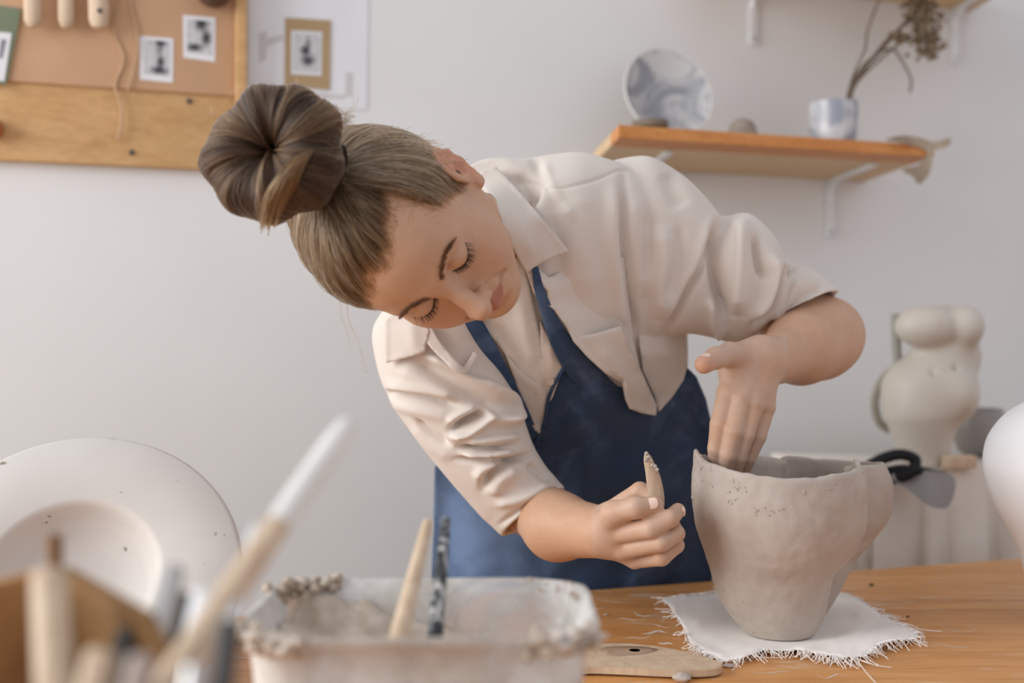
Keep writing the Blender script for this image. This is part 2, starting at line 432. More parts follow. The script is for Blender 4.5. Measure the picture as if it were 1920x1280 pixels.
def mesh2d(outline, step, curve=True):
    o = np.asarray(outline, float)
    if curve: o = crom(o, 8, True)
    pts = []
    for i in range(len(o)):
        a, b = o[i], o[(i+1) % len(o)]; k = max(1, int(np.linalg.norm(b-a)/step))
        pts += [a+(b-a)*j/k for j in range(k)]
    if curve:
        pp = [pts[0]]
        for p in pts[1:]:
            if np.linalg.norm(p-pp[-1]) > step*.6: pp.append(p)
        pts = pp
    bd = np.array(pts); nb = len(bd)
    x0, y0 = bd.min(0); x1, y1 = bd.max(0)
    gx = np.arange(x0, x1, step); gy = np.arange(y0, y1, step*.866)
    X, Y = np.meshgrid(gx, gy); X = X+((np.arange(len(gy)) % 2)*step*.5)[:, None]
    g = np.stack([X.ravel(), Y.ravel()], 1); g = g[in_poly(g, bd)]
    dd, _, _ = poly_dist(g, np.vstack([bd, bd[:1]])); g = g[dd > step*.55]
    allp = np.vstack([bd, g])
    r = geometry.delaunay_2d_cdt([Vector(p) for p in allp], [], [list(range(nb))], 1, 1e-5)
    return np.array([tuple(p) for p in r[0]]), [list(fc) for fc in r[2]]
def close_sheet(front, back, faces):
    n = len(front); v = np.vstack([front, back]); f = [list(q) for q in faces]+[[i+n for i in q[::-1]] for q in faces]
    cnt = {}
    for q in faces:
        for i in range(len(q)): cnt[(q[i], q[(i+1) % len(q)])] = 1
    for (a, b) in cnt:
        if (b, a) not in cnt: f.append([b, a, a+n, b+n])
    return v, f
CAM = Vector((0, 0, CZ))
def drape(name, outline, bvh, off, mat, parent, step=6, folds=(), it=10, thick=.0018, curve=True, depth=None, after=2, noise_amp=0.0, maxd=None):
    q, fc = mesh2d(outline, step, curve)
    if depth is None:
        d = np.full(len(q), np.nan)
        for i, (x, y) in enumerate(q):
            p = P(x, y, 1.0); r = Vector((p[0], p[1], p[2]-CZ)); h = bvh.ray_cast(CAM, r.normalized())
            if h[0] is not None: d[i] = h[0][1]
        if maxd is not None: d[d > maxd] = np.nan
        ok = ~np.isnan(d)
        if not ok.all():
            qk = q[ok]; dk = d[ok]
            for i in np.where(~ok)[0]:
                r2 = ((qk-q[i])**2).sum(1)+4; j = np.argpartition(r2, min(40, len(r2)-1))[:40]; w = 1/r2[j]**1.5
                d[i] = (w*dk[j]).sum()/w.sum()
    else:
        d = np.array([depth(x, y) for x, y in q])
    e = np.array(sorted({tuple(sorted((p[i], p[(i+1) % len(p)]))) for p in fc for i in range(len(p))}))
    d = smooth_np(d[:, None], e, it)[:, 0]
    o = np.array([off(x, y) for x, y in q]) if callable(off) else off
    d = d-o-fold_field(q, folds)
    if noise_amp:
        from mathutils import noise as mn
        d -= noise_amp*np.array([mn.noise(Vector((x*.022, y*.022, .3))) for x, y in q])
    if after: d = smooth_np(d[:, None], e, after, .4)[:, 0]
    fr = np.array([P(x, y, k) for (x, y), k in zip(q, d)]); bk = np.array([P(x, y, k+thick) for (x, y), k in zip(q, d)])
    v, f = close_sheet(fr, bk, fc)
    me = mesh_from(v, f); bm = bmesh.new(); bm.from_mesh(me); bmesh.ops.recalc_face_normals(bm, faces=bm.faces[:]); bm.to_mesh(me); bm.free()
    return link(name, me, mat, parent)
def slab(name, outline, d, thick, mat, parent=None, step=8, bulge=0.0, curve=True, dfun=None):   # a solid with a traced outline and real thickness
    q, fc = mesh2d(outline, step, curve)
    dd, _, _ = poly_dist(q, np.vstack([crom(outline, 8, True) if curve else outline, [outline[0]]]))
    g = np.clip(dd/max(dd.max(), 1e-6), 0, 1); h = np.sqrt(1-(1-g)**2)
    base = np.array([dfun(x, y) for x, y in q]) if dfun else np.full(len(q), d)
    t = thick*(1-bulge+bulge*h)/2
    fr = np.array([P(x, y, b-k) for (x, y), b, k in zip(q, base, t)]); bk = np.array([P(x, y, b+k) for (x, y), b, k in zip(q, base, t)])
    v, f = close_sheet(fr, bk, fc); me = mesh_from(v, f)
    bm = bmesh.new(); bm.from_mesh(me); bmesh.ops.recalc_face_normals(bm, faces=bm.faces[:]); bm.to_mesh(me); bm.free()
    o = link(name, me, mat, parent); me.set_sharp_from_angle(angle=math.radians(50)); return o
def strands(name, curves, radii, shade, mat, parent=None):      # curves: (k, n, 3)
    curves = np.asarray(curves, np.float32); k, n, _ = curves.shape
    cu = bpy.data.hair_curves.new(name); cu.add_curves([n]*k)
    cu.attributes['position'].data.foreach_set('vector', curves.ravel())
    if 'radius' not in cu.attributes: cu.attributes.new('radius', 'FLOAT', 'POINT')
    cu.attributes['radius'].data.foreach_set('value', np.asarray(radii, np.float32).reshape(k, n).ravel())
    a = cu.attributes.new('shade', 'FLOAT', 'POINT'); a.data.foreach_set('value', np.repeat(np.asarray(shade, np.float32), n))
    o = bpy.data.objects.new(name, cu); COL.objects.link(o); cu.materials.append(mat)
    if parent is not None:
        o.parent = parent; o.matrix_parent_inverse = world(parent).inverted()
    return o
# signed-distance sculpting on a sparse grid (surface nets)
class Cone:
    def __init__(s, a, b, ra, rb, k=.01, sub=False, flat=None):
        s.a, s.b, s.ra, s.rb, s.k, s.sub, s.flat = np.asarray(a, float), np.asarray(b, float), ra, rb, k, sub, flat
        s.c = (s.a+s.b)/2; s.r = np.linalg.norm(s.a-s.b)/2+max(ra, rb)*(1.0 if flat is None else max(1, 1/flat[1]))
    def d(s, p):
        ba = s.b-s.a; q = p-s.a; h = np.clip(q@ba/(ba@ba+1e-12), 0, 1); r = q-h[..., None]*ba
        if s.flat is not None:
            n, fl = s.flat; r = r+(r@n)[..., None]*n*(fl-1)
        return np.sqrt((r*r).sum(-1))-(s.ra+(s.rb-s.ra)*h)
class Ell:
    def __init__(s, c, rad, R=None, k=.01, sub=False):
        s.c, s.rad, s.R, s.k, s.sub = np.asarray(c, float), np.asarray(rad, float), (np.eye(3) if R is None else R), k, sub
        s.r = max(rad)
    def d(s, p):
        q = (p-s.c)@s.R; a = np.sqrt(((q/s.rad)**2).sum(-1)); b = np.sqrt(((q/s.rad**2)**2).sum(-1))+1e-9
        return np.where(a < 1e-6, -min(s.rad), a*(a-1)/b)
def sdf_eval(prims, p, c=None, R=None):
    d = np.full(p.shape[:-1], .5)
    for s in prims:
        if c is not None and np.linalg.norm(s.c-c)-s.r > R+s.k+.012: continue
        e = s.d(p)
        if s.sub:
            h = np.clip(.5-.5*(d+e)/s.k, 0, 1); d = d+(-e-d)*h+s.k*h*(1-h)
        else:
            h = np.clip(.5+.5*(d-e)/s.k, 0, 1); d = d+(e-d)*h-s.k*h*(1-h)
    return d
def sdf_mesh(prims, h, smooth=2):
    lo = np.min([s.c-s.r for s in prims if not s.sub], axis=0)-4*h; hi = np.max([s.c+s.r for s in prims if not s.sub], axis=0)+4*h
    B = 16; nb = np.ceil((hi-lo)/(B*h)).astype(int); G = nb*B+4
    ids_all = []; pos_all = []; quads = []
    half = B*h*math.sqrt(3)/2
    loc = np.stack(np.meshgrid(*[np.arange(B+1)]*3, indexing='ij'), -1)*h
    for bi in range(nb[0]):
        cs = np.array([[(bi+.5), j+.5, k+.5] for j in range(nb[1]) for k in range(nb[2])])*B*h+lo
        dc = sdf_eval(prims, cs)
        for t in np.where(np.abs(dc) < half*1.7+.006)[0]:
            j, k = divmod(t, nb[2]); o = np.array([bi, j, k])*B
            D = sdf_eval(prims, loc+(lo+o*h), cs[t], half)
            ins = D < 0
            if ins.all() or not ins.any(): continue
            sm = np.zeros((B,)*3); acc = np.zeros((B, B, B, 3)); n = np.zeros((B,)*3)
            cor = {(x, y, z): (slice(x, B+x), slice(y, B+y), slice(z, B+z)) for x in (0, 1) for y in (0, 1) for z in (0, 1)}
            for ca in cor:
                for ax in range(3):
                    if ca[ax]: continue
                    cb = list(ca); cb[ax] = 1; cb = tuple(cb)
                    da, db = D[cor[ca]], D[cor[cb]]; x = (da < 0) != (db < 0)
                    if not x.any(): continue
                    tt = np.where(x, da/(da-db+1e-20), 0)
                    for a2 in range(3): acc[..., a2] += np.where(x, ca[a2]+(tt if a2 == ax else 0), 0)
                    n += x
            m = n > 0
            ii = np.stack(np.where(m), 1)+o
            ids_all.append((ii[:, 0]*G[1]+ii[:, 1])*G[2]+ii[:, 2]); pos_all.append(lo+(ii+acc[m]/n[m][:, None])*h)
            for ax in range(3):
                s0 = [slice(0, B)]*3; s1 = list(s0); s1[ax] = slice(1, B+1)
                da, db = ins[tuple(s0)], ins[tuple(s1)]; x = da != db
                if not x.any(): continue
                e = np.stack(np.where(x), 1)+o; fl = da[x]; u, w = (ax+1) % 3, (ax+2) % 3
                cs4 = []
                for du, dw in ((1, 1), (0, 1), (0, 0), (1, 0)):
                    c4 = e.copy(); c4[:, u] -= du; c4[:, w] -= dw; cs4.append((c4[:, 0]*G[1]+c4[:, 1])*G[2]+c4[:, 2])
                qd = np.stack(cs4, 1); qd[~fl] = qd[~fl][:, ::-1]; quads.append(qd)
    ids = np.concatenate(ids_all); pos = np.concatenate(pos_all); q = np.concatenate(quads)
    o = np.argsort(ids); ids = ids[o]; pos = pos[o]
    idx = np.clip(np.searchsorted(ids, q), 0, len(ids)-1); ok = (ids[idx] == q).all(1)
    me = mesh_from(pos, idx[ok])
    if smooth: set_v(me, smooth_np(get_v(me), get_e(me), smooth, .5))
    return me
# ---------------------------------------------------------------- setting
mb = MB(); c0 = V(0, WY, 0); mb.box(c0+U*0.3-N*0.06+ZA*1.4, U*3.6, N*.06, ZA*1.4)
tag(mb.build('wall_back', M['wall'], smooth=False), 'off-white painted back wall of the studio', kind='structure')
mb = MB(); mb.box(V(.3, 1.1, -.03), V(4.2, 0, 0), V(0, 3.0, 0), V(0, 0, .03))
tag(mb.build('floor', M['floor'], smooth=False), kind='structure')

# work table
def table_pt(u, n, z): return V(0, 1.568, 0)+U*u+N*n+ZA*z         # n = distance from the back edge towards the room
tb = empty('work_table', table_pt(.1, .6, 0)); tag(tb, 'long orange-brown wooden work table smeared with dried clay', 'table')
mb = MB(); mb.box(table_pt(.25, .64, TZ-.018), U*1.45, N*.64, ZA*.018, bev=.004); mb.build('tabletop', M['table'], tb)
for u in (-1.1, 1.6):
    for n in (.08, 1.2):
        mb = MB(); mb.box(table_pt(u, n, (TZ-.036)/2), U*.03, N*.03, ZA*(TZ-.036)/2, bev=.004); mb.build('leg', M['table'], tb)
mb = MB(); mb.box(table_pt(.25, .1, TZ-.08), U*1.3, N*.012, ZA*.043); mb.build('apron_rail', M['table'], tb)

# ---- pin board on the left of the back wall
def wall_panel(mb, px0, py0, px1, py1, off, th, bev=.002):        # rectangle on the wall given by its left-top and right-bottom
    a = WP(px0, py0, off+th/2); b = WP(px1, py1, off+th/2); u0 = a@U; u1 = b@U
    c = (a+b)/2; mb.box(c, U*(u1-u0)/2, N*th/2, ZA*(a[2]-b[2])/2, bev); return c
pb = empty('pin_board', WP(200, 312, .0)); tag(pb, 'pale plywood pin board with kraft sheet hung on the wall', 'board')
mb = MB(); wall_panel(mb, -330, -420, 452, 322, .001, .018); mb.build('backing_panel', M['ply'], pb)
mb = MB(); wall_panel(mb, -300, -380, 447, 181, .0195, .006, .001); mb.build('kraft_sheet', M['kraft'], pb)
mb = MB(); wall_panel(mb, 441, -420, 463, 195, .0265, .014); mb.build('edge_strip', M['ply'], pb)
for x, y in ((247, 286), (355, 190)):
    mb = MB(); p = WP(x, y, .0195); mb.lathe(p, [(.0045, 0), (.0045, .0035), (.003, .0045)], 16, N, U); mb.build('nail_head', M['dark_iron'], pb)
def wall_card(name, corners, off, th, mat, parent=None):          # a sheet lying flat in front of the wall; corners clockwise from top-left
    f_ = [WP(x, y, off+th) for x, y in corners]; b_ = [WP(x, y, off) for x, y in corners]
    o = MB().add(f_+b_, [[0, 1, 2, 3], [7, 6, 5, 4]]+[[i, i+4, (i+1) % 4+4, (i+1) % 4] for i in range(4)]).build(name, mat, parent, smooth=False); return o
def photo_mat(name, seed, blobs, tone=(.62, .62, .63)):           # grey printed picture: soft dark shapes in card space
    m, nt, b = nodes(name); tc = nt.nodes.new('ShaderNodeTexCoord'); v = tc.outputs['Generated']
    fac = None
    for (x, z, rx, rz, s) in blobs:
        mp = nt.nodes.new('ShaderNodeMapping'); mp.vector_type = 'TEXTURE'
        mp.inputs['Location'].default_value = (x, .5, z); mp.inputs['Scale'].default_value = (rx, 50, rz); nt.links.new(v, mp.inputs[0])
        g = nt.nodes.new('ShaderNodeTexGradient'); g.gradient_type = 'QUADRATIC_SPHERE'; nt.links.new(mp.outputs[0], g.inputs[0])
        k = N_(nt, 'ShaderNodeMath', operation='MULTIPLY'); nt.links.new(g.outputs['Fac'], k.inputs[0]); k.inputs[1].default_value = s
        if fac is None: fac = k.outputs[0]
        else:
            a = N_(nt, 'ShaderNodeMath', operation='ADD'); nt.links.new(fac, a.inputs[0]); nt.links.new(k.outputs[0], a.inputs[1]); fac = a.outputs[0]
    nz = N_(nt, 'ShaderNodeTexNoise', Scale=5.0+seed, Detail=5.0); nt.links.new(v, nz.inputs['Vector'])
    a = N_(nt, 'ShaderNodeMath', operation='MULTIPLY_ADD'); nt.links.new(nz.outputs['Fac'], a.inputs[0]); a.inputs[1].default_value = .5; nt.links.new(fac, a.inputs[2])
    nt.links.new(ramp(nt, a.outputs[0], [(.22, tone), (.5, (.25, .25, .26)), (.8, (.035, .035, .04))]), b.inputs['Base Color'])
    b.inputs['Roughness'].default_value = .4; return m
ph = wall_card('instant_photo', [(343, 28), (404, 33), (403, 116), (344, 108)], .0257, .0008, M['paper'])
tag(ph, 'upper right black-and-white instant photo pinned to the kraft board', 'photo', 'instant photos on the board')
wall_card('picture', [(350, 36), (399, 40), (398, 104), (350, 97)], .0267, .0003, photo_mat('print_hands', 1, [(.55, .9, .4, .35, 1.0), (.75, .5, .3, .35, 1.0), (.3, .2, .5, .2, 1.0)]), ph)
ph = wall_card('instant_photo', [(262, 67), (325, 72), (324, 155), (262, 149)], .0257, .0008, M['paper'])
tag(ph, 'lower left black-and-white instant photo pinned to the kraft board', 'photo', 'instant photos on the board')
wall_card('picture', [(270, 74), (318, 78), (317, 143), (270, 138)], .0267, .0003, photo_mat('print_potter', 2, [(.65, .95, .35, .2, 1.2), (.65, .4, .25, .25, 1.0), (.6, .15, .6, .2, .9), (.6, .7, .3, .3, .35)]), ph)
# sheet of paper with kraft card beside the board
sh = wall_card('paper_sheet', [(468, -140), (692, -130), (688, 206), (464, 196)], .001, .0008, M['paper']); tag(sh, 'large white printed paper sheet taped on wall right of board', 'paper')
for k, cs in enumerate(([(485, 62), (500, 58), (499, 112), (486, 118)], [(500, 72), (530, 64), (530, 76), (500, 88)], [(648, 136), (662, 136), (661, 182), (647, 180)], [(560, 172), (648, 178), (648, 186), (560, 180)])):
    wall_card('printed_shape', cs, .0019, .0003, plain('faint_print%d' % k, (.62, .60, .595), .8, .02, 20, 0), sh)
kc = wall_card('kraft_card', [(535, 33), (620, 38), (618, 168), (534, 160)], .0024, .0022, plain('kraft_card', srgb(176, 150, 112), .8, .02, 20, .05)); tag(kc, 'brown kraft card mounted on the white paper sheet', 'card')
ph = wall_card('instant_photo', [(546, 57), (604, 60), (603, 142), (546, 139)], .0048, .0008, M['paper']); tag(ph, 'instant photo of a dark mound stuck on kraft card', 'photo')
wall_card('picture', [(549, 61), (601, 64), (600, 136), (549, 133)], .0058, .0003, photo_mat('print_bowl', 3, [(.45, .55, .3, .2, 1.0), (.55, .3, .45, .25, .8), (.55, .75, .2, .3, .4)]), ph)
# sage card with white card at the left edge
gb = wall_card('sage_folder', [(-60, 2), (40, 16), (12, 158), (-80, 150)], .0262, .004, M['green']); tag(gb, 'sage green folder hung at the left end of kraft board', 'folder')
wc = wall_card('white_card', [(-50, 56), (22, 62), (8, 152), (-62, 148)], .0304, .001, M['paper']); tag(wc, 'white card with grey sketch on the sage folder', 'card')
for k, cs in enumerate(([(2, 74), (12, 74), (4, 110), (-2, 108)], [(-20, 80), (-8, 82), (-14, 140), (-24, 138)])):
    wall_card('sketch_mark', cs, .0316, .0003, plain('sketch%d' % k, (.25, .26, .3), .7, .1, 60, 0), wc)
# three wooden tool handles hanging in front of the board
for k, (x0, x1, yb, tilt, lab) in enumerate(((46, 76, 52, -6, 'leftmost of the three wooden tool handles hanging on the board'), (110, 138, 54, -2, 'middle of the three wooden tool handles hanging on the board'), (167, 203, 55, -4, 'rightmost and thickest wooden tool handle hanging on the board'))):
    xm = (x0+x1)/2; r = (x1-x0)/2/F*2.0
    pts = [(xm+tilt, -150), (xm+tilt*.6, -60), (xm, 10), (xm, 38), (xm, yb-4), (xm, yb)]
    mb = MB(); mb.tube([WP(x, y, .03+r) for x, y in pts], [r*.55, r*.9, r, r*.97, r*.7, r*.25], 18, flat=(N, .7))
    o = mb.build('hanging_tool', M['palewood']); tag(o, lab, 'tool', 'wooden tools hanging on the board')
    mb = MB(); mb.tube([WP(xm+tilt, -148, .03+r), WP(xm+tilt*1.4, -260, .03+r)], r*.35, 10); mb.build('blade', M['steel'], o)
    if k == 2: MB().lathe(WP(xm+2, 20, .03+1.72*r), [(.0042, 0), (.0042, .0006), (.003, .0008)], 14, N, U).build('hole', M['dark_iron'], o)
    mb = MB(); mb.tube([WP(xm, 22, .030), WP(xm, 22, .026)], .003, 8); mb.build('hook', M['dark_iron'], o)
mb = MB(); mb.tube(crom([WP(x, y, .028) for x, y in ((238, -60), (222, 10), (214, 60), (232, 110), (216, 160), (228, 200), (226, 245), (219, 262))], 6), .0022, 8)
tag(mb.build('hanging_string', M['string']), 'pale loose string hanging down over the kraft board', 'string')
mb = MB(); mb.tube(crom([WP(x, y, .030) for x, y in ((240, -60), (246, 10), (258, 70), (250, 130), (238, 172))], 6), .0018, 8)
tag(mb.build('twine_loop', M['string']), 'thin twine looping down the kraft board right of string', 'string')
mb = MB(); p = WP(402, -20, .055); mb.lathe(p-N*.028, [(.022, 0), (.03, .01), (.03, .04), (.024, .05)], 24, N, U, .9)
tag(mb.build('brown_disc', plain('dark_brown_knob', srgb(96, 70, 54), .6, .1, 30, .1)), 'dark brown round disc hung at top of the board', 'ornament')
mb = MB(); p = WP(-14, 242, .02); mb.lathe(p, [(.014, 0), (.018, .008), (.016, .022), (.006, .026)], 20, N, U)
tag(mb.build('wooden_peg', plain('orange_peg', srgb(170, 100, 50), .6, .1, 30, .1)), 'orange wooden peg at left edge of the plywood board', 'peg')

# ---- wall shelves on the right
DS = N*.25+V(0, -1, 0)*.75; DS /= np.linalg.norm(DS); DN = float(DS@N)
def bracket(parent, px, py_bot, arm, z, wd=.010):
    a = WP(px, py_bot, .001); c = V(a[0], a[1], 0); S_ = np.cross(ZA, DS)
    mb = MB(); mb.box(c+N*.003+ZA*(z+a[2])/2, U*wd, N*.0025, ZA*(z-a[2])/2, .0015)
    mb.box(c+DS*arm/2+ZA*(z-.0045), S_*wd*.8, DS*arm/2, ZA*.004, .0015)
    mb.tube([c+DS*.004+ZA*(z-.045), c+DS*.012+ZA*(z-.018), c+DS*.045+ZA*(z-.007)], .006, 10)
    o = mb.build('bracket', M['white_metal'], parent)
    mb = MB(); mb.lathe(c+N*.0055+ZA*(a[2]+.012), [(.005, 0), (.005, .002), (.002, .0035)], 14, N, U); mb.build('screw', M['steel'], o)
    return o
def shelf(px0, px1, ztop, depth, th, label):   # ends given where the FRONT edge is seen
    a = WP(px0, 0, depth*DN+.001); b = WP(px1, 0, depth*DN+.001); a[2] = b[2] = ztop
    r = empty('wall_shelf', (a+b)/2-DS*depth/2); tag(r, label, 'shelf')
    nb = 4; e = (b-a)/np.linalg.norm(b-a)
    for i in range(nb):
        f0 = depth*(1-i/nb)-.0004; f1 = depth*(1-(i+1)/nb)+.0004
        q = [p-DS*f for p, f in ((a, f0), (b, f0), (b, f1), (a, f1))]
        bm = bmesh.new(); vs = [bm.verts.new(tuple(p)) for p in q]+[bm.verts.new(tuple(p-ZA*th)) for p in q]
        for fc in ([0, 1, 2, 3], [7, 6, 5, 4], [0, 4, 5, 1], [1, 5, 6, 2], [2, 6, 7, 3], [3, 7, 4, 0]): bm.faces.new([vs[k] for k in fc])
        bmesh.ops.bevel(bm, geom=bm.edges[:], offset=.0015, segments=2, profile=.5, affect='EDGES'); bmesh.ops.recalc_face_normals(bm, faces=bm.faces[:])
        me = bpy.data.meshes.new('board'); bm.to_mesh(me); bm.free(); link('board', me, M['pine_edge'] if i == nb-1 else M['pine'], r, False)
    return r
SD = .33; dS = WP(1450, 0, SD*DN)[1]; SZ = CZ+(640-252.5)/F*dS
sh1 = shelf(1160, 1752, SZ, SD, .022, 'pine wall shelf holding plate and marbled vase')
bracket(sh1, 1556, 447, .24, SZ-.022); bracket(sh1, 1205, 400, .24, SZ-.022)
SZ2 = WP(1790, 18, 0)[2]+.022
sh2 = shelf(1370, 1975, SZ2, SD, .022, 'upper pine shelf cut off by the top of frame')
bracket(sh2, 1411, 85, .24, SZ2-.022); bracket(sh2, 1790, 120, .24, SZ2-.022)
def on_shelf(px, n, z=None):            # point on the shelf seen at column px, n in front of the wall
    p = WP(px, 300, n); return V(p[0], p[1], SZ if z is None else z)
# leaning plate
dpl = on_shelf(1266, .16); pw = dpl[1]/F
R_ = 91*pw; tilt = math.radians(14); nrm = N*math.cos(tilt)+ZA*math.sin(tilt); up = ZA*math.cos(tilt)-N*math.sin(tilt)
ctr = dpl+up*R_*.78-N*.02
ctr[2] = CZ+(640-178)/F*ctr[1]
mb = MB(); mb.lathe(ctr, [(R_*.25, -.012), (R_*.62, -.010), (R_*.97, .004), (R_, .008), (R_*.985, .011), (R_*.93, .009), (R_*.66, -.003), (R_*.3, -.0055), (.001, -.006)], 64, nrm, U)
pl = mb.build('leaning_plate', M['marble_plate']); tag(pl, 'round grey marbled plate leaning against wall on the shelf', 'plate')
mb = MB(); mb.lathe(ctr, [(R_*.995, .0065), (R_*1.003, .009), (R_*.99, .0118), (R_*.972, .0105), (R_*.995, .0065)], 64, nrm, U, cap=False); mb.build('rim', plain('plate_rim', srgb(222, 219, 214), .4, .01, 10, 0), pl)
# stacked dishes
for k, (h, rr, mt, lab) in enumerate(((0, 37, 'stone_low', 'lower of the two small stacked dishes before the plate'), (.017, 35, 'stone_up', 'upper of the two small stacked dishes before the plate'))):
    p = on_shelf(1219, .20); w = p[1]/F*rr
    mb = MB(); mb.lathe(p+ZA*(h+.0005), [(w*.6, 0), (w*.95, .005), (w, .0155), (w*.96, .0165), (w*.9, .012), (w*.5, .006), (.001, .0055)], 36)
    o = mb.build('small_dish', plain(mt, (srgb(176, 160, 138), srgb(126, 114, 98))[k], .7, .06, 40, .2)); tag(o, lab, 'dish', 'stacked small dishes')
p = on_shelf(1392, .17); w = p[1]/F
mb = MB(); mb.lathe(p, [(36*w, 0), (35*w, .004), (30*w, .025), (23*w, .045), (17*w, .053), (9*w, .0565), (.001, .057)], 36)
tag(mb.build('clay_cone', M['grey_clay']), 'small grey stoneware cone beside the plate on the shelf', 'pottery')
# marbled vase with dry stems
p = on_shelf(1562, .19); w = p[1]/F
vs = empty('marbled_vase', p); tag(vs, 'blue-white marbled vase on shelf holding dried stems', 'vase')
mb = MB(); hh = 92*w; mb.lathe(p, [(38*w, 0), (41*w, .004), (43*w, hh*.4), (44*w, hh*.85), (43*w, hh), (40*w, hh+.001), (40*w, hh*.85), (38*w, .01), (.001, .008)], 40); mb.build('vase_body', M['marble_vase'], vs)
mb = MB(); q0 = p+ZA*hh*.92
mb.lathe(p+U*33*w+N*8*w+ZA*hh*.62, [(12*w, 0), (14*w, hh*.2), (13*w, hh*.42), (10*w, hh*.46), (10*w, hh*.2), (.001, .004)], 20); mb.build('side_spout', plain('slate_glaze', srgb(140, 146, 158), .4, .08, 30, 0), vs)
def SP(px, py, n=.16): return WP(px, py, n)
stems = empty('dried_flower', SP(1590, 190)); tag(stems, 'bunch of dried brown stems and flower heads in marbled vase', 'dried flowers')
for pts, r in (([(1585, 235), (1592, 178), (1612, 140), (1650, 96), (1690, 50), (1720, 20)], .0035), ([(1587, 240), (1598, 172), (1630, 118), (1668, 70), (1712, 36)], .003), ([(1580, 240), (1588, 182), (1604, 132), (1622, 92), (1626, 60), (1640, 20), (1660, -30)], .0022),
               ([(1586, 238), (1590, 180), (1606, 138), (1640, 104), (1672, 92), (1690, 112), (1708, 148), (1706, 172)], .0022), ([(1590, 236), (1600, 168), (1636, 124), (1690, 80), (1730, 70)], .0025)):
    mb = MB(); mb.tube(crom([SP(x, y, .15+.03*math.sin(x)) for x, y in pts], 5), r, 8); mb.build('stem', M['twig'], stems)
for cx, cy, rx, ry, nn in ((1722, 14, 40, 30, 130), (1738, 56, 30, 38, 130), (1744, 92, 24, 20, 70), (1690, 68, 22, 14, 30)):
    mb = MB()
    for i in range(nn):
        a, b, cc = RNG.normal(size=3)*.45; c = SP(cx+a*rx, cy+b*ry, .15)+N*cc*.025; s = RNG.uniform(.003, .006)
        ax = RNG.normal(size=3); ax /= np.linalg.norm(ax); xx = np.cross(ax, V(.3, .5, .8)); xx /= np.linalg.norm(xx)
        mb.lathe(c, [(s*.2, -s), (s*.9, -s*.3), (s*.75, s*.5), (s*.1, s)], 6, ax, xx)
    mb.build('flower_head', M['dry_flower'], stems)
# dried leaf / crumpled cloth at the right end of the shelf
o = slab('dried_leaf', [(1660, 262), (1690, 254), (1725, 258), (1752, 266), (1782, 258), (1778, 274), (1750, 284), (1748, 306), (1740, 330), (1722, 346), (1712, 332), (1690, 318), (1722, 308), (1738, 284), (1700, 270)], 0, .004, plain('dry_leaf', srgb(172, 156, 136), .9, .08, 30, .3), dfun=lambda x, y: WP(x, y, SD*DN+.012+.010*math.sin(x*.05))[1])
tag(o, 'crumpled dry leaf draped over the right end of shelf', 'leaf')

# ---- draped stand with sculpture at the right
dST = 1.98; zST = CZ-(886-640)/F*dST
st = empty('draped_stand', V((1810-960)/F*2.1, 2.12, 0)); tag(st, 'side stand covered by a pale linen cloth behind the table', 'table')
def SQ(u, n, z):  # stand-local: u right along the wall, n towards room
    b = P(1648, 886, dST); return V(b[0], b[1], 0)+U*u+N*n+ZA*z
SWD = .56; SDP = .34
mb = MB(); mb.box(SQ(SWD/2, -SDP/2, zST/2-.01), U*(SWD/2-.02), N*(SDP/2-.02), ZA*(zST/2-.008), .004); mb.build('stand_box', M['pine'], st)
# cloth: a skirt whose hem waves, closed at the top
per = []; steps = 150
path = [SQ(0, -SDP, 0), SQ(0, 0, 0), SQ(SWD, 0, 0), SQ(SWD, -SDP, 0)]
for i in range(3):
    for k in range(steps//3): per.append(path[i]+(path[i+1]-path[i])*k/(steps//3))
per.append(path[3]); per = np.array(per); cen = SQ(SWD/2, -SDP/2, 0)
v = []; f = []; nz = 26
for j in range(nz+1):
    t = j/nz; z = zST+.003-t*.62
    for i, q in enumerate(per):
        o = q-cen; o = o/np.linalg.norm(o)
        s = i/len(per)
        wv = .5*math.sin(s*130)+.4*math.sin(s*207+1)+.3*math.sin(s*71+2.2)
        v.append(q+o*(.006+.020*min(1, t*2.6)*(1+1.3*wv)+.05*t*(.6+.4*wv))+ZA*(z-q[2]+ (0.004*math.sin(s*40) if j == nz else 0)))
m = len(per)
for j in range(nz):
    for i in range(m-1): f.append([j*m+i, (j+1)*m+i, (j+1)*m+i+1, j*m+i+1])
v.append(cen+ZA*(zST+.003)); f += [[len(v)-1, i, i+1] for i in range(m-1)]
mb = MB().add(v, f); dc = mb.build('cloth_cover', M['drop_cloth'], st)
dc.modifiers.new('s', 'SOLIDIFY').thickness = .002
# abstract torso jug (sculpted with distance fields)
dt = 2.08; tsc = dt/F
def TP(px, py, dd=0.0): return P(px, py, dt+dd)
pr = [Ell(TP(1738, 612, -.035), (58*tsc, .045, 40*tsc), k=.012), Ell(TP(1806, 612, -.035), (36*tsc, .045, 40*tsc), k=.012),
      Ell(TP(1775, 668), (62*tsc, .055, 52*tsc), k=.02), Ell(TP(1770, 600, .01), (70*tsc, .05, 28*tsc), k=.012),
      Ell(TP(1740, 735), (86*tsc, .075, 74*tsc), k=.03), Ell(TP(1790, 738, -.03), (40*tsc, .055, 52*tsc), k=.02),
      Cone(TP(1728, 780, -.01), TP(1735, 862, -.01), 66*tsc, 42*tsc, .02),
      Cone(TP(1750, 692, -.06), TP(1750, 706, -.06), .005, .004, .004, True), Cone(TP(1790, 690, -.06), TP(1790, 702, -.06), .005, .004, .004, True),
      Cone(TP(1776, 590, -.09), TP(1776, 650, -.085), .007, .006, .012, True)]
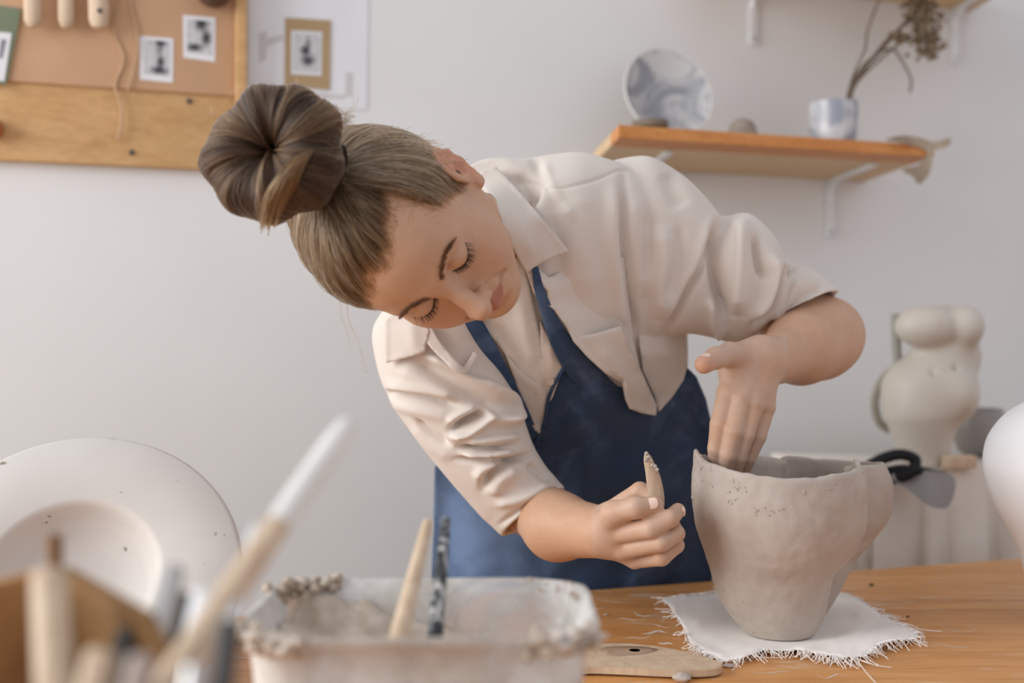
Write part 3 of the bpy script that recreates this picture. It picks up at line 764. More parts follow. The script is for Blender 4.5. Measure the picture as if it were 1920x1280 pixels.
me = sdf_mesh(pr, .004, 3); tv = get_v(me); tv[:, 2] = np.maximum(tv[:, 2], zST+.0045); set_v(me, tv)
tj = link('torso_sculpture', me, plain('cream_glaze', srgb(206, 198, 186), .45, .03, 6, .05)); tag(tj, 'cream glazed torso-shaped jug standing on the draped stand', 'sculpture')
mb = MB(); mb.tube(crom([TP(x, y, .03) for x, y in ((1678, 690), (1652, 715), (1640, 752), (1648, 790), (1668, 806))], 6), .0075, 12); mb.build('handle', plain('olive_handle', srgb(150, 144, 128), .45, .05, 12, 0), tj)
mb = MB(); mb.tube([TP(1684, 690, .03), TP(1681, 650, .03), TP(1679, 588, .03)], .0085, 14); mb.build('spout', plain('olive_spout', srgb(156, 152, 142), .45, .05, 12, 0), tj)
pz = zST+.004
p = P(1836, 872, 2.23); p[2] = pz; w = 2.2/F
mb = MB(); mb.lathe(p, [(26*w, 0), (40*w, .012), (50*w, 46*w), (49*w, 74*w), (42*w, 90*w), (40*w, 90*w), (45*w, 72*w), (40*w, 20*w), (.001, .01)], 40)
tag(mb.build('grey_vessel', M['grey_glaze']), 'round grey glazed vessel behind the torso sculpture', 'vessel')
p = P(1798, 880, 2.02); mb = MB(); mb.box(V(p[0], p[1], pz+.011), U*.028, N*.014, ZA*.011, .002)
tag(mb.build('wood_block', M['palewood']), 'small pale wooden block on stand in front of vessel', 'block')
# dark folded cloth and grey cloth corner hanging over the stand edge
df = 1.95
mb = MB()
for pts, r in (([(1632, 872), (1660, 858), (1690, 852), (1716, 862), (1708, 884), (1676, 896), (1650, 888), (1640, 880)], .012), ([(1650, 886), (1690, 878), (1730, 884), (1770, 890)], .009)):
    mb.tube(crom([P(x, y, df-.01+.012*math.sin(y)) for x, y in pts], 6), r, 14, flat=(ZA, .8))
tag(mb.build('dark_strap', M['dark_cloth']), 'dark folded cloth strip lying on the draped stand', 'cloth')
o = slab('grey_cloth', [(1668, 893), (1700, 884), (1745, 882), (1782, 888), (1792, 908), (1782, 944), (1764, 954), (1735, 944), (1705, 920)], 0, .006, M['grey_cloth'], dfun=lambda x, y: 1.925+.012*math.sin(x*.06)-.02*max(0, (y-890)/60))
tag(o, 'grey cloth corner hanging from the front of stand', 'cloth')
# ---------------------------------------------------------------- things on the table
# linen square under the clay vessel
LIN = [(1243, 1128), (1262, 1150), (1280, 1180), (1296, 1214), (1318, 1234), (1352, 1242), (1392, 1243), (1432, 1230), (1480, 1228), (1530, 1238), (1580, 1246), (1622, 1240), (1650, 1222), (1690, 1214), (1726, 1200), (1700, 1182), (1660, 1160), (1630, 1142), (1604, 1126), (1540, 1110), (1460, 1104), (1392, 1106), (1330, 1118), (1284, 1122)]
q, fc = mesh2d(LIN, 9, False)
from mathutils import noise as mno
def lin_h(x, y):
    c = math.hypot((x-1460)/130, (y-1175)/45)
    k = min(1, max(0, c-.75)*2.5)
    w = mno.noise(Vector((x*.018, y*.05, 2.0)))
    edge = .006*math.exp(-(((x-1500)/90)**2+((y-1240)/22)**2))+.007*math.exp(-(((x-1650)/60)**2+((y-1215)/20)**2))
    return .0012+k*(.0024+.0040*w+.0022*abs(mno.noise(Vector((x*.05, y*.12, 5.0))))+edge)
ft = np.array([T(x, y) + ZA*max(.0012, lin_h(x, y)) for x, y in q]); v, f = close_sheet(ft, ft-ZA*.0009, fc)
me = mesh_from(v, f); bm = bmesh.new(); bm.from_mesh(me); bmesh.ops.recalc_face_normals(bm, faces=bm.faces[:]); bm.to_mesh(me); bm.free()
lin = link('linen_square', me, M['linen']); tag(lin, 'frayed square of raw linen lying under the clay vessel', 'cloth')
bd = np.array(LIN+LIN[:1], float); cv = []
L_ = np.linalg.norm(np.diff(bd, axis=0), axis=1)
for _ in range(620):
    i = RNG.choice(len(L_), p=L_/L_.sum()); t = RNG.random(); a = bd[i]+(bd[i+1]-bd[i])*t
    o = T(*a)+ZA*(max(.0012, lin_h(*a))); cc = T(1460, 1180); dr = o-cc; dr[2] = 0; dr /= np.linalg.norm(dr)
    sd = V(-dr[1], dr[0], 0)*RNG.normal()*.6; ln = RNG.uniform(.003, .011)*(1 if RNG.random() > .03 else 3.2)
    p = [o-dr*.003]
    wob = RNG.normal(size=3)*.9
    for k in range(1, 6):
        p.append(o+(dr+sd+V(wob[0], wob[1], 0)*(k/5)**2)*ln*k/5+ZA*(.0015*math.sin(k*.7)*RNG.random()-(o[2]-TZ-.001)*(k/5)**2*.8))
    cv.append(p)
fr = strands('fringe', cv, np.full((len(cv), 6), .00042), RNG.uniform(.8, 1, len(cv)), M['linen'], None); fr.parent = lin; fr['kind'] = 'stuff'

# the clay vessel with two lobes
dV = 1.36; kv = dV/F; vb = T(1458, 1189); vb = V(vb[0], dV, TZ+.0022)
LOBE = crom(np.array([(0, 1461, 62, 1499, 36), (.025, 1454, 91, 1515, 50), (.057, 1448, 108, 1528, 62), (.075, 1447, 115, 1534, 70), (.095, 1455, 134, 1548, 84), (.125, 1461, 156, 1564, 96),
                      (.165, 1461, 161, 1566, 98), (.20, 1457, 157, 1558, 92), (.24, 1455, 154, 1550, 86)], float), 10)
def lobe(z):
    c = [np.interp(z, LOBE[:, 0], LOBE[:, i]) for i in range(1, 5)]
    return c[0], c[1]*kv, c[2], c[3]*kv*1.02
def rim_h(t):
    g = lambda c, w: np.exp(-((np.angle(np.exp(1j*(t-c))))/w)**2)
    return .1985+.010*g(math.pi*.97, .35)+.011*g(math.pi*1.0, .85)+.011*g(.03, .13)-.009*g(.85, .42)+.004*g(-.5, .3)-.003*g(-1.6, .35)+.004*g(1.8, .6)+np.array([.0022*mno.noise(Vector((2.2*math.cos(a), 2.2*math.sin(a), 1)))+.0014*mno.noise(Vector((7*math.cos(a), 7*math.sin(a), 4))) for a in t])
tab_t = np.linspace(-math.pi, math.pi, 721); tab_r = rim_h(tab_t)
class Vessel:                           # two lobes, hollowed, cut by the wavy rim
    sub = False; k = .001
    def __init__(s): s.c = vb+ZA*.11+V(.03, .05, 0); s.r = .24
    def d(s, p):
        q = p-vb; z = np.clip(q[..., 2], 0, .235); ax, ar, bx, br = lobe(z); oy = .102*np.minimum(1, .6+z*4)
        a = np.hypot(q[..., 0]-(ax-1458)*kv, q[..., 1])-ar
        b = np.hypot(q[..., 0]-((bx-960)/F*(dV+oy)-vb[0]), q[..., 1]-oy)-br*(dV+oy)/dV
        h = np.clip(.5+.5*(a-b)/.003, 0, 1); o = a+(b-a)*h-.003*h*(1-h)
        h = np.clip(.5+.5*(a-b)/.020, 0, 1); i = a+(b-a)*h-.020*h*(1-h)+.0078
        sh_ = np.maximum(o, -np.maximum(i, .012-q[..., 2]))
        t = np.arctan2(q[..., 1], q[..., 0]); top = q[..., 2]-np.interp(t, tab_t, tab_r)
        k = .005; h = np.clip(.5-.5*(sh_-top)/k, 0, 1); sh_ = sh_+(top-sh_)*h+k*h*(1-h)
        return np.maximum(sh_, -q[..., 2])
me = sdf_mesh([Vessel()], .0017, 2)
vv_ = get_v(me); nn_ = get_n(me)
dn_ = np.array([.0030*mno.noise(Vector((11*x, 11*y, 15*z)))+.0012*mno.noise(Vector((34*x, 34*y, 30*z)))+.0007*mno.noise(Vector((85*x, 85*y, 80*z))) for x, y, z in vv_-vb])
dn_ *= np.clip((vv_[:, 2]-vb[2]-.003)/.02, 0, 1); set_v(me, vv_+nn_*dn_[:, None])
vessel = link('clay_vessel', me, M['clay']); tag(vessel, 'unfired grey-brown clay vessel shaped like a torso, being modelled on linen', 'pottery')
# crumbs and scraped flakes on the outside of the vessel
mb = MB(); vb_b = bvh_of(me)
for (cx, cy, n_, sp) in ((1325, 862, 14, 12), (1310, 880, 8, 8), (1318, 905, 7, 12), (1372, 905, 7, 12), (1385, 915, 8, 10), (1375, 940, 5, 6), (1452, 955, 6, 8), (1410, 957, 4, 8), (1355, 1110, 6, 18), (1415, 1190, 8, 18), (1302, 935, 3, 4), (1500, 895, 6, 20), (1590, 880, 8, 14)):
    for _ in range(n_):
        x, y = cx+RNG.normal()*sp, cy+RNG.normal()*sp*.7; p = P(x, y, 1.0); h = vb_b.ray_cast(CAM, (Vector(p)-CAM).normalized())
        if h[0] is None or h[0][1] > 1.5: continue
        c = np.array(h[0]); nn = np.array(h[1]); s = RNG.uniform(.0005, .0016)
        a = np.cross(nn, RNG.normal(size=3)); a /= np.linalg.norm(a); b = np.cross(nn, a)
        mb.box(c+nn*s*.2, a*s*RNG.uniform(.8, 1.8), b*s*.7, nn*s*.5, s*.25)
o = mb.build('clay_crumb', M['clay'], vessel); o['kind'] = 'stuff'

# wooden rib lying on the table
RIB = [(1040, 1206), (1112, 1206), (1180, 1206), (1250, 1214), (1310, 1228), (1348, 1240), (1352, 1249), (1330, 1255), (1260, 1256), (1170, 1252), (1110, 1250), (1040, 1250)]
q, fc = mesh2d(RIB, 9, True); zt_ = TZ+.0095
ft = np.array([T(x, y, zt_) for x, y in q]); v, f = close_sheet(ft, ft-ZA*.007, fc); me = mesh_from(v, f)
bm = bmesh.new(); bm.from_mesh(me); bmesh.ops.recalc_face_normals(bm, faces=bm.faces[:]); bm.to_mesh(me); bm.free()
rib = link('wooden_rib', me, M['palewood']); me.set_sharp_from_angle(angle=.8); tag(rib, 'flat pale wooden throwing rib lying on table before the linen', 'tool')
mb = MB(); mb.tube([T(1190, 1219, zt_)-ZA*.003, T(1190, 1219, zt_)+ZA*.0003], .0062, 20); mb.build('hole', M['dark_iron'], rib)
q, fc = mesh2d([(1118, 1222), (1130, 1213), (1190, 1211), (1235, 1217), (1200, 1226), (1140, 1229)], 8, True); ft = np.array([T(x, y, zt_+.0003) for x, y in q]); v, f = close_sheet(ft, ft-ZA*.0002, fc)
link('clay_smear', mesh_from(v, f), plain('dry_smear', srgb(176, 150, 124), .8, .05, 40, 0), rib)
mb = MB()
for x, y in ((1060, 1249), (1335, 1254)): mb.box(T(x, y+2, TZ)+ZA*.0012+V(0, .004, 0), U*.006, N*.003, ZA*.0012)
o = mb.build('clay_foot', M['clay'], rib); o['kind'] = 'stuff'
def lump(name, px, py, r, label, mat, sq=.5, z=TZ):
    mb = MB(); p = T(px, py, z); n, mm = 18, 10; v = []; f = []
    for j in range(mm+1):
        a = math.pi*j/mm
        for k in range(n):
            w = 2*math.pi*k/n; d = V(math.sin(a)*math.cos(w), math.sin(a)*math.sin(w), math.cos(a)); s = r*(1+.3*mno.noise(Vector(d*1.7+p*50)))
            v.append(p+ZA*r*sq*.8+V(d[0], d[1], d[2]*sq)*s)
    for j in range(mm):
        for k in range(n): f.append([j*n+k, j*n+(k+1) % n, (j+1)*n+(k+1) % n, (j+1)*n+k])
    o = mb.add(v, f).build(name, mat); return tag(o, label, 'clay crumb' if 'crumb' in name else 'clay')
lump('clay_lump', 1278, 1276, .009, 'small grey clay lump on table at the bottom edge', M['clay'])
lump('clay_lump', 1366, 1250, .006, 'flattened clay scrap at the tip of the wooden rib', M['clay'], .3)
lump('clay_crumb', 1634, 1097, .0035, 'dark clay crumb on bare table right of the vessel', M['dark_iron'], .4)
lump('clay_crumb', 1702, 1156, .0022, 'tiny dark crumb on table right of linen fringe', M['dark_iron'], .4)
lump('clay_crumb', 1136, 1153, .0028, 'tiny pale crumb on table near the plastic tub', M['clay'], .4)

# dried slip streaks on the table top
mb = MB()
for (x, y, L_x, w_) in ((1110, 1140, 60, .0012), (1150, 1128, 90, .0009), (1180, 1160, 70, .0016), (1212, 1150, 50, .0022), (1226, 1188, 46, .0030), (1196, 1196, 50, .0018), (1248, 1208, 26, .0040), (1236, 1172, 60, .0014), (1130, 1108, 80, .0008), (1270, 1222, 30, .0020), (1750, 1150, 80, .0009), (1800, 1180, 70, .0010), (1700, 1130, 60, .0008), (1780, 1210, 90, .0010), (1450, 1262, 80, .0012), (1560, 1268, 60, .0010)):
    ps = crom([T(x-L_x/2, y+RNG.normal()*2), T(x-L_x/5, y+RNG.normal()*2.5), T(x+L_x/5, y+RNG.normal()*2.5), T(x+L_x/2, y+RNG.normal()*2)], 4)
    n_ = len(ps); mb.tube([p+ZA*.0002 for p in ps], [w_*(.15+math.sin(math.pi*k/(n_-1))*RNG.uniform(.6, 1.2)) for k in range(n_)], 8, flat=(ZA, .12))
o = mb.build('dried_slip', plain('dried_slip', srgb(224, 204, 184), .8, .05, 60, .1), tb); o['kind'] = 'stuff'
# white ceramic vase cut by the right edge
dW = 1.40; kw = dW/F; p = V((2030-960)*kw, dW, TZ)
mb = MB(); zz = lambda y: CZ-(y-640)*kw-TZ
WPR = [(70*kw, 0), (78*kw, .004), (92*kw, zz(1120)), (112*kw, zz(1035)), (150*kw, zz(960)), (168*kw, zz(910)), (174*kw, zz(870)), (166*kw, zz(825)), (140*kw, zz(785)), (108*kw, zz(760)), (70*kw, zz(742)), (58*kw, zz(725)), (54*kw, zz(725)), (62*kw, zz(748)), (120*kw, zz(790)), (150*kw, zz(870)), (80*kw, zz(1060)), (.001, zz(1080))]
mb.lathe(p, [tuple(q) for q in crom(WPR, 6)], 96)
tag(mb.build('white_vase', M['white_glaze']), 'bulging white ceramic vase cut off by right edge of frame', 'vase')

# plaster mould leaning at the left
cM = P(135, 1082, 1.16); Rm = 312*1.16/F
el = math.radians(38); nm = V(.12, -math.cos(el), math.sin(el)); nm /= np.linalg.norm(nm); xm = np.cross(V(0, 0, 1), nm); xm /= np.linalg.norm(xm)
mo = empty('plaster_mould', V(cM[0], cM[1], TZ)); tag(mo, 'round cream plaster mould with a hollow leaning on left of table', 'mould')
mb = MB()
prof = [(Rm*.80, -.050), (Rm*.93, -.034), (Rm*.99, -.012), (Rm, -.004), (Rm*.992, .001), (Rm*.97, .003), (Rm*.75, .0035), (Rm*.54, .003), (Rm*.51, .001), (Rm*.495, -.004), (Rm*.47, -.016), (Rm*.40, -.028), (Rm*.22, -.036), (.001, -.038)]
mb.lathe(cM, prof, 96, nm, xm); mb.build('mould_disc', M['flecked'], mo, sharp=70)
yb = np.cross(nm, xm)
mb = MB(); cb = cM-nm*.075; lowz = cb[2]-.02-TZ
mb.box(V(cb[0], cb[1]+.05, TZ+.05), V(.07, 0, 0), V(0, .045, 0), V(0, 0, .05), .006); mb.build('plaster_block', M['plaster'], mo)

# clear plastic tub with clay slip, near the camera
tub = empty('plastic_tub', V(-.07, .86, TZ)); tag(tub, 'clear plastic tub smeared with pale clay in the foreground', 'tub')
tc_ = P(798, 1185, .87); tcx, tcy = tc_[0], .865; RZ = CZ-.2       # rim height
def rrect(hx, hy, r, n=10):
    o = []
    for sx, sy, a0 in ((1, 1, 0), (-1, 1, 90), (-1, -1, 180), (1, -1, 270)):
        for k in range(n+1):
            a = math.radians(a0+90*k/n); o.append((sx*(hx-r)+r*math.cos(a), sy*(hy-r)+r*math.sin(a)))
    return o
def tub_rows(rows):
    v = []; f = []; n = None
    for hx, hy, r, z in rows:
        rr = rrect(hx, hy, r); n = len(rr); v += [V(tcx+x, tcy+y, z+.0016*math.sin(x*70+y*40)) for x, y in rr]
    for i in range(len(rows)-1):
        for k in range(n): f.append([i*n+k, i*n+(k+1) % n, (i+1)*n+(k+1) % n, (i+1)*n+k])
    return v, f, n
HX, HY = .128, .103; zb = TZ+.001
v, f, n = tub_rows([(HX*.84, HY*.82, .03, zb), (HX*.86, HY*.84, .034, zb+.002), (HX*.92, HY*.91, .038, RZ-.03), (HX*.94, HY*.93, .04, RZ-.012), (HX*.97, HY*.97, .042, RZ-.008), (HX, HY, .045, RZ-.004), (HX, HY, .045, RZ), (HX*.975, HY*.97, .043, RZ), (HX*.93, HY*.92, .038, RZ-.012), (HX*.905, HY*.90, .036, RZ-.03), (HX*.84, HY*.82, .03, zb+.006)])
f.append(list(range(n))[::-1]); f.append([10*n+k for k in range(n)])
mb = MB().add(v, f); mb.build('tub_wall', M['tub'], tub)
# slip inside, and clay clots along the rim
gx, gy = 44, 36; v = []; f = []
zs = RZ-.055
for j in range(gy+1):
    for i in range(gx+1):
        x, y = (i/gx*2-1), (j/gy*2-1)
        k = (abs(x)**6+abs(y)**6)**(1/6); s = max(abs(x), abs(y)); sc = (s/k if k > 0 else 1)
        X, Y = x*sc*HX*.885, y*sc*HY*.88
        h = .010*mno.noise(Vector((X*28, Y*28, 1)))+.006*mno.noise(Vector((X*80, Y*80, 3)))+.022*max(0, -x-.05)**.8*max(0, y+.6)+.012*max(0, s-.75)*4*(1 if x < .3 else .2)
        v.append(V(tcx+X, tcy+Y, zs+h))
for j in range(gy):
    for i in range(gx): a = j*(gx+1)+i; f.append([a, a+1, a+gx+2, a+gx+1])
nt_ = len(v); v += [p-ZA*.02 for p in v]; bnd = [i for i in range(gx+1)]+[j*(gx+1)+gx for j in range(1, gy+1)]+[gy*(gx+1)+i for i in range(gx-1, -1, -1)]+[j*(gx+1) for j in range(gy-1, 0, -1)]
f += [[q_+nt_ for q_ in fc_[::-1]] for fc_ in f[:]]; f += [[bnd[(i+1) % len(bnd)], bnd[i], bnd[i]+nt_, bnd[(i+1) % len(bnd)]+nt_] for i in range(len(bnd))]
mb = MB().add(v, f); mb.build('clay_slip', M['slip'], tub)
mb = MB(); pts = rrect(HX*.985, HY*.985, .043, 16)
for i in range(len(pts)):
    for _ in range(9):
        x, y = pts[i]; t = (x/HX)
        back = y > 0
        if x > .04 and y > -.06 and RNG.random() < .85: continue
        s = RNG.uniform(.0012, .0038)*(1.25 if (not back or x < -.06) else .7)
        c = V(tcx+x*RNG.uniform(.93, 1.01)+RNG.normal()*.003, tcy+y*RNG.uniform(.93, 1.01)+RNG.normal()*.003, RZ+RNG.uniform(-.012, .0012)); ax = RNG.normal(size=3); ax /= np.linalg.norm(ax); xx = np.cross(ax, V(.3, .6, .7)); xx /= np.linalg.norm(xx)
        mb.lathe(c, [(s*.3, -s), (s*.85, -s*.5), (s, 0), (s*.8, s*.55), (s*.25, s)], 9, ax, xx, RNG.uniform(.6, 1))
o = mb.build('clay_clot', M['slip'], tub); o['kind'] = 'stuff'
def tool(name, a, b, ra, rb, mat, label, cat, mid=(), n=20, group=None):
    mb = MB(); a = np.asarray(a); b = np.asarray(b); prof = [(0, ra*.35), (.006, ra*.8), (.02, ra)]+list(mid)+[(.985, rb), (1, rb*.5)]
    mb.tube([a+(b-a)*t for t, _ in prof], [r for _, r in prof], n)
    o = mb.build(name, mat); return tag(o, label, cat, group)
tool('wooden_stick', P(803, 976, .93), P(722, 1300, .80), 10*.93/F, 24*.80/F, M['palewood'], 'pale round wooden stick standing in the clay tub', 'tool')
tool('speckled_stick', P(836, 970, .95), P(806, 1290, .86), 9*.95/F, 19*.86/F, M['speckled'], 'black clay-spotted stick standing in the clay tub', 'tool')

# wooden tool box with tools, very near the camera at the left
bc = P(105, 1066, .62); bz = bc[2]; a_ = V(.70, -.714, 0); b_ = V(-.714, -.70, 0); S = .175
bx = empty('tool_box', bc+(a_+b_)*S/2-ZA*(bz-TZ)); tag(bx, 'open brown wooden box of tools blurred in the left foreground', 'box')
hb = (bz-TZ)
for k, (o_, d_, m_, z0, z1) in enumerate(((bc, a_, b_, 0, .075), (bc, b_, a_, 0, .075), (bc+b_*S, a_, -b_, .075, .085), (bc+a_*S, b_, -a_, .075, .085))):
    pr_ = [(0, z0), (S*.55, z0+(z1-z0)*.12), (S, z1), (S, hb-.001), (0, hb-.001)]
    vv = [o_+d_*s_-ZA*z_-m_*.0005 for s_, z_ in pr_]+[o_+d_*s_-ZA*z_-m_*.0085 for s_, z_ in pr_]; nn_ = len(pr_)
    MB().add(vv, [list(range(nn_)), list(range(nn_, 2*nn_))[::-1]]+[[i, i+nn_, (i+1) % nn_+nn_, (i+1) % nn_] for i in range(nn_)]).build('side_panel', M['boxwood_lit'] if k == 1 else M['boxwood'], bx, False)
mb = MB(); mb.box(bc+(a_+b_)*S/2-ZA*(hb-.006), a_*S/2, b_*S/2, ZA*.005); mb.build('base_panel', M['boxwood'], bx)
g = 'tools in the wooden box'
tool('wooden_spatula', P(92, 1072, .56), P(112, 1480, .50), .0088, .0088, M['palewood'], 'pale flat wooden stick upright in corner of tool box', 'tool', group=g)
tool('dark_peg', P(101, 1000, .625), P(103, 1420, .600), .0045, .0055, plain('brown_peg', srgb(126, 88, 54), .6, .1, 30, .1), 'thin brown peg tip behind the pale stick in tool box', 'tool', group=g)
def long_brush(a, b, label):
    a = np.asarray(a); b = np.asarray(b); d = (b-a); L = np.linalg.norm(d); d /= L
    r = empty('long_brush', a); tag(r, label, 'brush', g)
    mb = MB(); mb.tube([a+d*x for x in (0, .004, .02, .06, .085)], [.0035, .0058, .0070, .0072, .0068], 20); mb.build('white_tip', plain('cream_paint', (.82, .80, .75), .5, .02, 20, 0), r)
    mb = MB(); mb.tube([a+d*x for x in (.085, .12, .20, L*.8, L)], [.0068, .0074, .0078, .0074, .0066], 20); mb.build('handle', M['palewood'], r)
long_brush(P(655, 790, .66), P(330, 1260, .525), 'long pale-tipped brush slanting right out of the tool box')
tool('steel_tool', P(330, 1062, .585), P(235, 1420, .52), .0050, .0080, M['steel'], 'grey metal tool handle slanting in the tool box', 'tool', group=g)
tool('thin_wire_tool', P(480, 985, .60), P(420, 1200, .535), .0024, .0026, M['white_metal'], 'faint thin pale tool beside the long brush', 'tool', group=g)
tool('white_tool', P(385, 1112, .56), P(325, 1400, .505), .0062, .0070, M['white_glaze'], 'short white tool handle next to the long brush', 'tool', group=g)
tool('round_tool', P(366, 1250, .475), P(340, 1420, .455), .0045, .0052, M['steel'], 'small round-ended grey tool at front of the box', 'tool', group=g)
tool('black_tool', P(345, 1115, .60), P(282, 1420, .535), .0050, .0058, M['dark_iron'], 'dark iron tool between the grey and white handles', 'tool', group=g)
tool('short_tool', P(190, 1222, .50), P(140, 1430, .47), .0065, .0075, M['palewood'], 'short pale stick lying low inside the tool box', 'tool', group=g)
tool('dark_tool', P(240, 1185, .56), P(170, 1420, .50), .0055, .006, M['dark_iron'], 'dark handle low in the middle of tool box', 'tool', group=g)
tool('dull_tool', P(430, 1165, .52), P(400, 1400, .49), .0058, .006, M['dark_iron'], 'dark handle rightmost in the tool box', 'tool', group=g)
tool('grey_rod', P(270, 1232, .485), P(225, 1420, .46), .0062, .007, plain('grey_pink_rod', srgb(168, 150, 138), .5, .05, 30, 0), 'dull greyish rod at lower centre of tool box', 'tool', group=g)
# ---------------------------------------------------------------- the potter
FEET = V(.10, 1.80, 0)
per_ = empty('person', FEET); tag(per_, 'woman with hair bun in beige shirt and blue apron bending over the clay vessel', 'person')
# head frame: local x = her right, y = face forward, z = up
HS_ = 1.05; HD = 1.25
_r = V(-1.50696008, -1.49552324, 2.40540374)
def rodr(r):
    t = np.linalg.norm(r); k = r/t; K = np.array([[0, -k[2], k[1]], [k[2], 0, -k[0]], [-k[1], k[0], 0]])
    return np.eye(3)+math.sin(t)*K+(1-math.cos(t))*K@K
HR = rodr(_r); HT = P(792, 443, HD)
def H(x, y, z): return HT+HS_*(HR@V(x, y, z))
def HL(p): return (np.asarray(p)-HT)@HR/HS_
def hc(a, b, ra, rb, k, sub=False, flat=None): return Cone(H(*a), H(*b), ra*HS_, rb*HS_, k, sub, None if flat is None else (HR@np.asarray(flat[0], float), flat[1]))
def he(c, r, k, sub=False, R=None): return Ell(H(*c), np.array(r)*HS_, HR if R is None else HR@R, k, sub)
EZ = .027; EX = .032
skull = [he((0, -.012, .045), (.076, .098, .085), .01), he((0, .030, .050), (.068, .060, .062), .02)]
hd = list(skull)
hd += [he((0, .030, -.008), (.066, .060, .060), .02), he((0, .042, -.034), (.047, .050, .040), .02)]
for s in (-1, 1):
    hd += [hc((s*.052, .004, -.024), (s*.014, .075, -.062), .020, .015, .026), he((s*.046, .056, .002), (.020, .024, .017), .022), he((s*.038, .060, -.022), (.022, .024, .024), .022)]
hd += [he((0, .079, -.0625), (.017, .016, .0145), .018), he((0, .074, -.036), (.030, .025, .025), .016)]
for s in (-1, 1): hd += [hc((s*.008, .086, .039), (s*.044, .070, .040), .008, .009, .014)]
for s in (-1, 1): hd += [he((s*EX, .0955, EZ+.001), (.017, .012, .0105), .012, True)]
hd += [hc((0, .089, .026), (0, .107, -.004), .0075, .0088, .012), hc((0, .100, .006), (0, .1145, -.0095), .0085, .0098, .006), he((0, .1155, -.0115), (.0105, .0092, .0085), .006)]
for s in (-1, 1):
    hd += [he((s*.0125, .1025, -.0145), (.0068, .0095, .0068), .006), he((s*.0065, .1085, -.0215), (.0038, .0050, .0032), .003, True)]
    hd += [hc((s*.0185, .1030, -.0115), (s*.0175, .095, -.0185), .0010, .0010, .006, True)]
    hd += [Ell(H(s*EX, .0760, EZ), np.array((.0155, .0145, .0140))*HS_, HR, .004)]
    for k in range(6):                                            # lid crease
        a0, a1 = [math.radians(35+110*q_/6) for q_ in (k, k+1)]
        hd += [hc((s*EX+.0165*math.cos(a0), .0895-.006*abs(math.cos(a0)), EZ-.0005+.0105*math.sin(a0)), (s*EX+.0165*math.cos(a1), .0895-.006*abs(math.cos(a1)), EZ-.0005+.0105*math.sin(a1)), .0010, .0010, .003, True)]
        a0, a1 = [math.radians(200+140*q_/6) for q_ in (k, k+1)]
        hd += [hc((s*EX+.0150*math.cos(a0), .0900-.005*abs(math.cos(a0)), EZ-.002+.0085*math.sin(a0)), (s*EX+.0150*math.cos(a1), .0900-.005*abs(math.cos(a1)), EZ-.002+.0085*math.sin(a1)), .0009, .0009, .0025, True)]
MZ = -.0365
for s in (-1, 1):
    hd += [hc((s*.004, .1000, MZ+.0055), (s*.0235, .0885, MZ+.002), .0050, .0022, .004), hc((0, .0985, MZ-.0062), (s*.0185, .0885, MZ-.0025), .0062, .0026, .004)]
    hd += [hc((0, .1062, MZ-.0003), (s*.014, .1010, MZ-.0004), .0012, .0012, .0028, True), hc((s*.014, .1010, MZ-.0004), (s*.0275, .0890, MZ+.0022), .0012, .0012, .003, True)]
    hd += [hc((s*.022, .098, -.018), (s*.033, .085, -.038), .0010, .0010, .007, True)]
hd += [he((0, .101, -.0525), (.015, .006, .0035), .008, True), hc((0, .1065, -.024), (0, .106, -.0295), .0014, .0018, .004, True)]
# ears
for s in (-1, 1):
    e0 = V(s*.0755, -.006, .006)
    def EP(u, w, o): return tuple(e0+V(s*(o+.006), -.010*w-.004+u*.0, 0)*V(1, 1, 1)+V(s*(-u*.12), u, w))
    hd += [Ell(H(*(e0+V(s*.001, -.004, .002))), np.array((.0060, .0175, .0290))*HS_, HR, .008), Ell(H(*(e0+V(s*.0065, -.008, .006))), np.array((.0052, .0120, .0260))*HS_, HR, .006)]
    ring = [(.012, -.024, .003), (.016, -.006, .0045), (.017, .012, .005), (.010, .027, .006), (-.004, .032, .008), (-.016, .024, .011), (-.019, .008, .012), (-.015, -.010, .010), (-.006, -.024, .006), (.003, -.031, .004), (.010, -.029, .003)]
    pts = [tuple(e0+V(s*o, u, w)) for u, w, o in ring]
    for i in range(4, len(pts)-1): hd += [hc(pts[i], pts[i+1], .0033, .0033, .005)]
    for i in range(1, 4): hd += [hc(pts[i], pts[i+1], .0028, .0030, .005)]
    hd += [he(tuple(e0+V(s*.004, .002, -.028)), (.0045, .008, .008), .006)]
    hd += [he(tuple(e0+V(s*.0085, -.001, -.003)), (.006, .0085, .0105), .004, True), hc(tuple(e0+V(s*.011, -.010, .010)), tuple(e0+V(s*.0085, .004, .021)), .0022, .002, .004, True)]
    hd += [hc(tuple(e0+V(s*.006, .010, -.008)), tuple(e0+V(s*.006, .011, -.002)), .004, .0035, .004)]
# neck into the chest
NB = P(960, 442, 1.45)
neck = [Cone(H(0, -.024, -.030), H(0, -.038, -.080), .050, .046, .02), Cone(H(0, -.038, -.080), NB, .046, .050, .02)]
hd += neck
# torso under the clothes, kept slim
CH = P(1000, 560, 1.54); WA = P(1070, 830, 1.66); HI = P(1080, 1080, 1.77)
tor = [Cone(NB, CH, .045, .065, .03), Cone(CH, WA, .085, .08, .04), Cone(WA, HI, .085, .10, .04)]
SHL = P(1215, 430, 1.525); SHR = P(790, 640, 1.46)
tor += [Cone(CH, SHL, .05, .045, .04), Cone(CH, SHR, .05, .045, .04)]
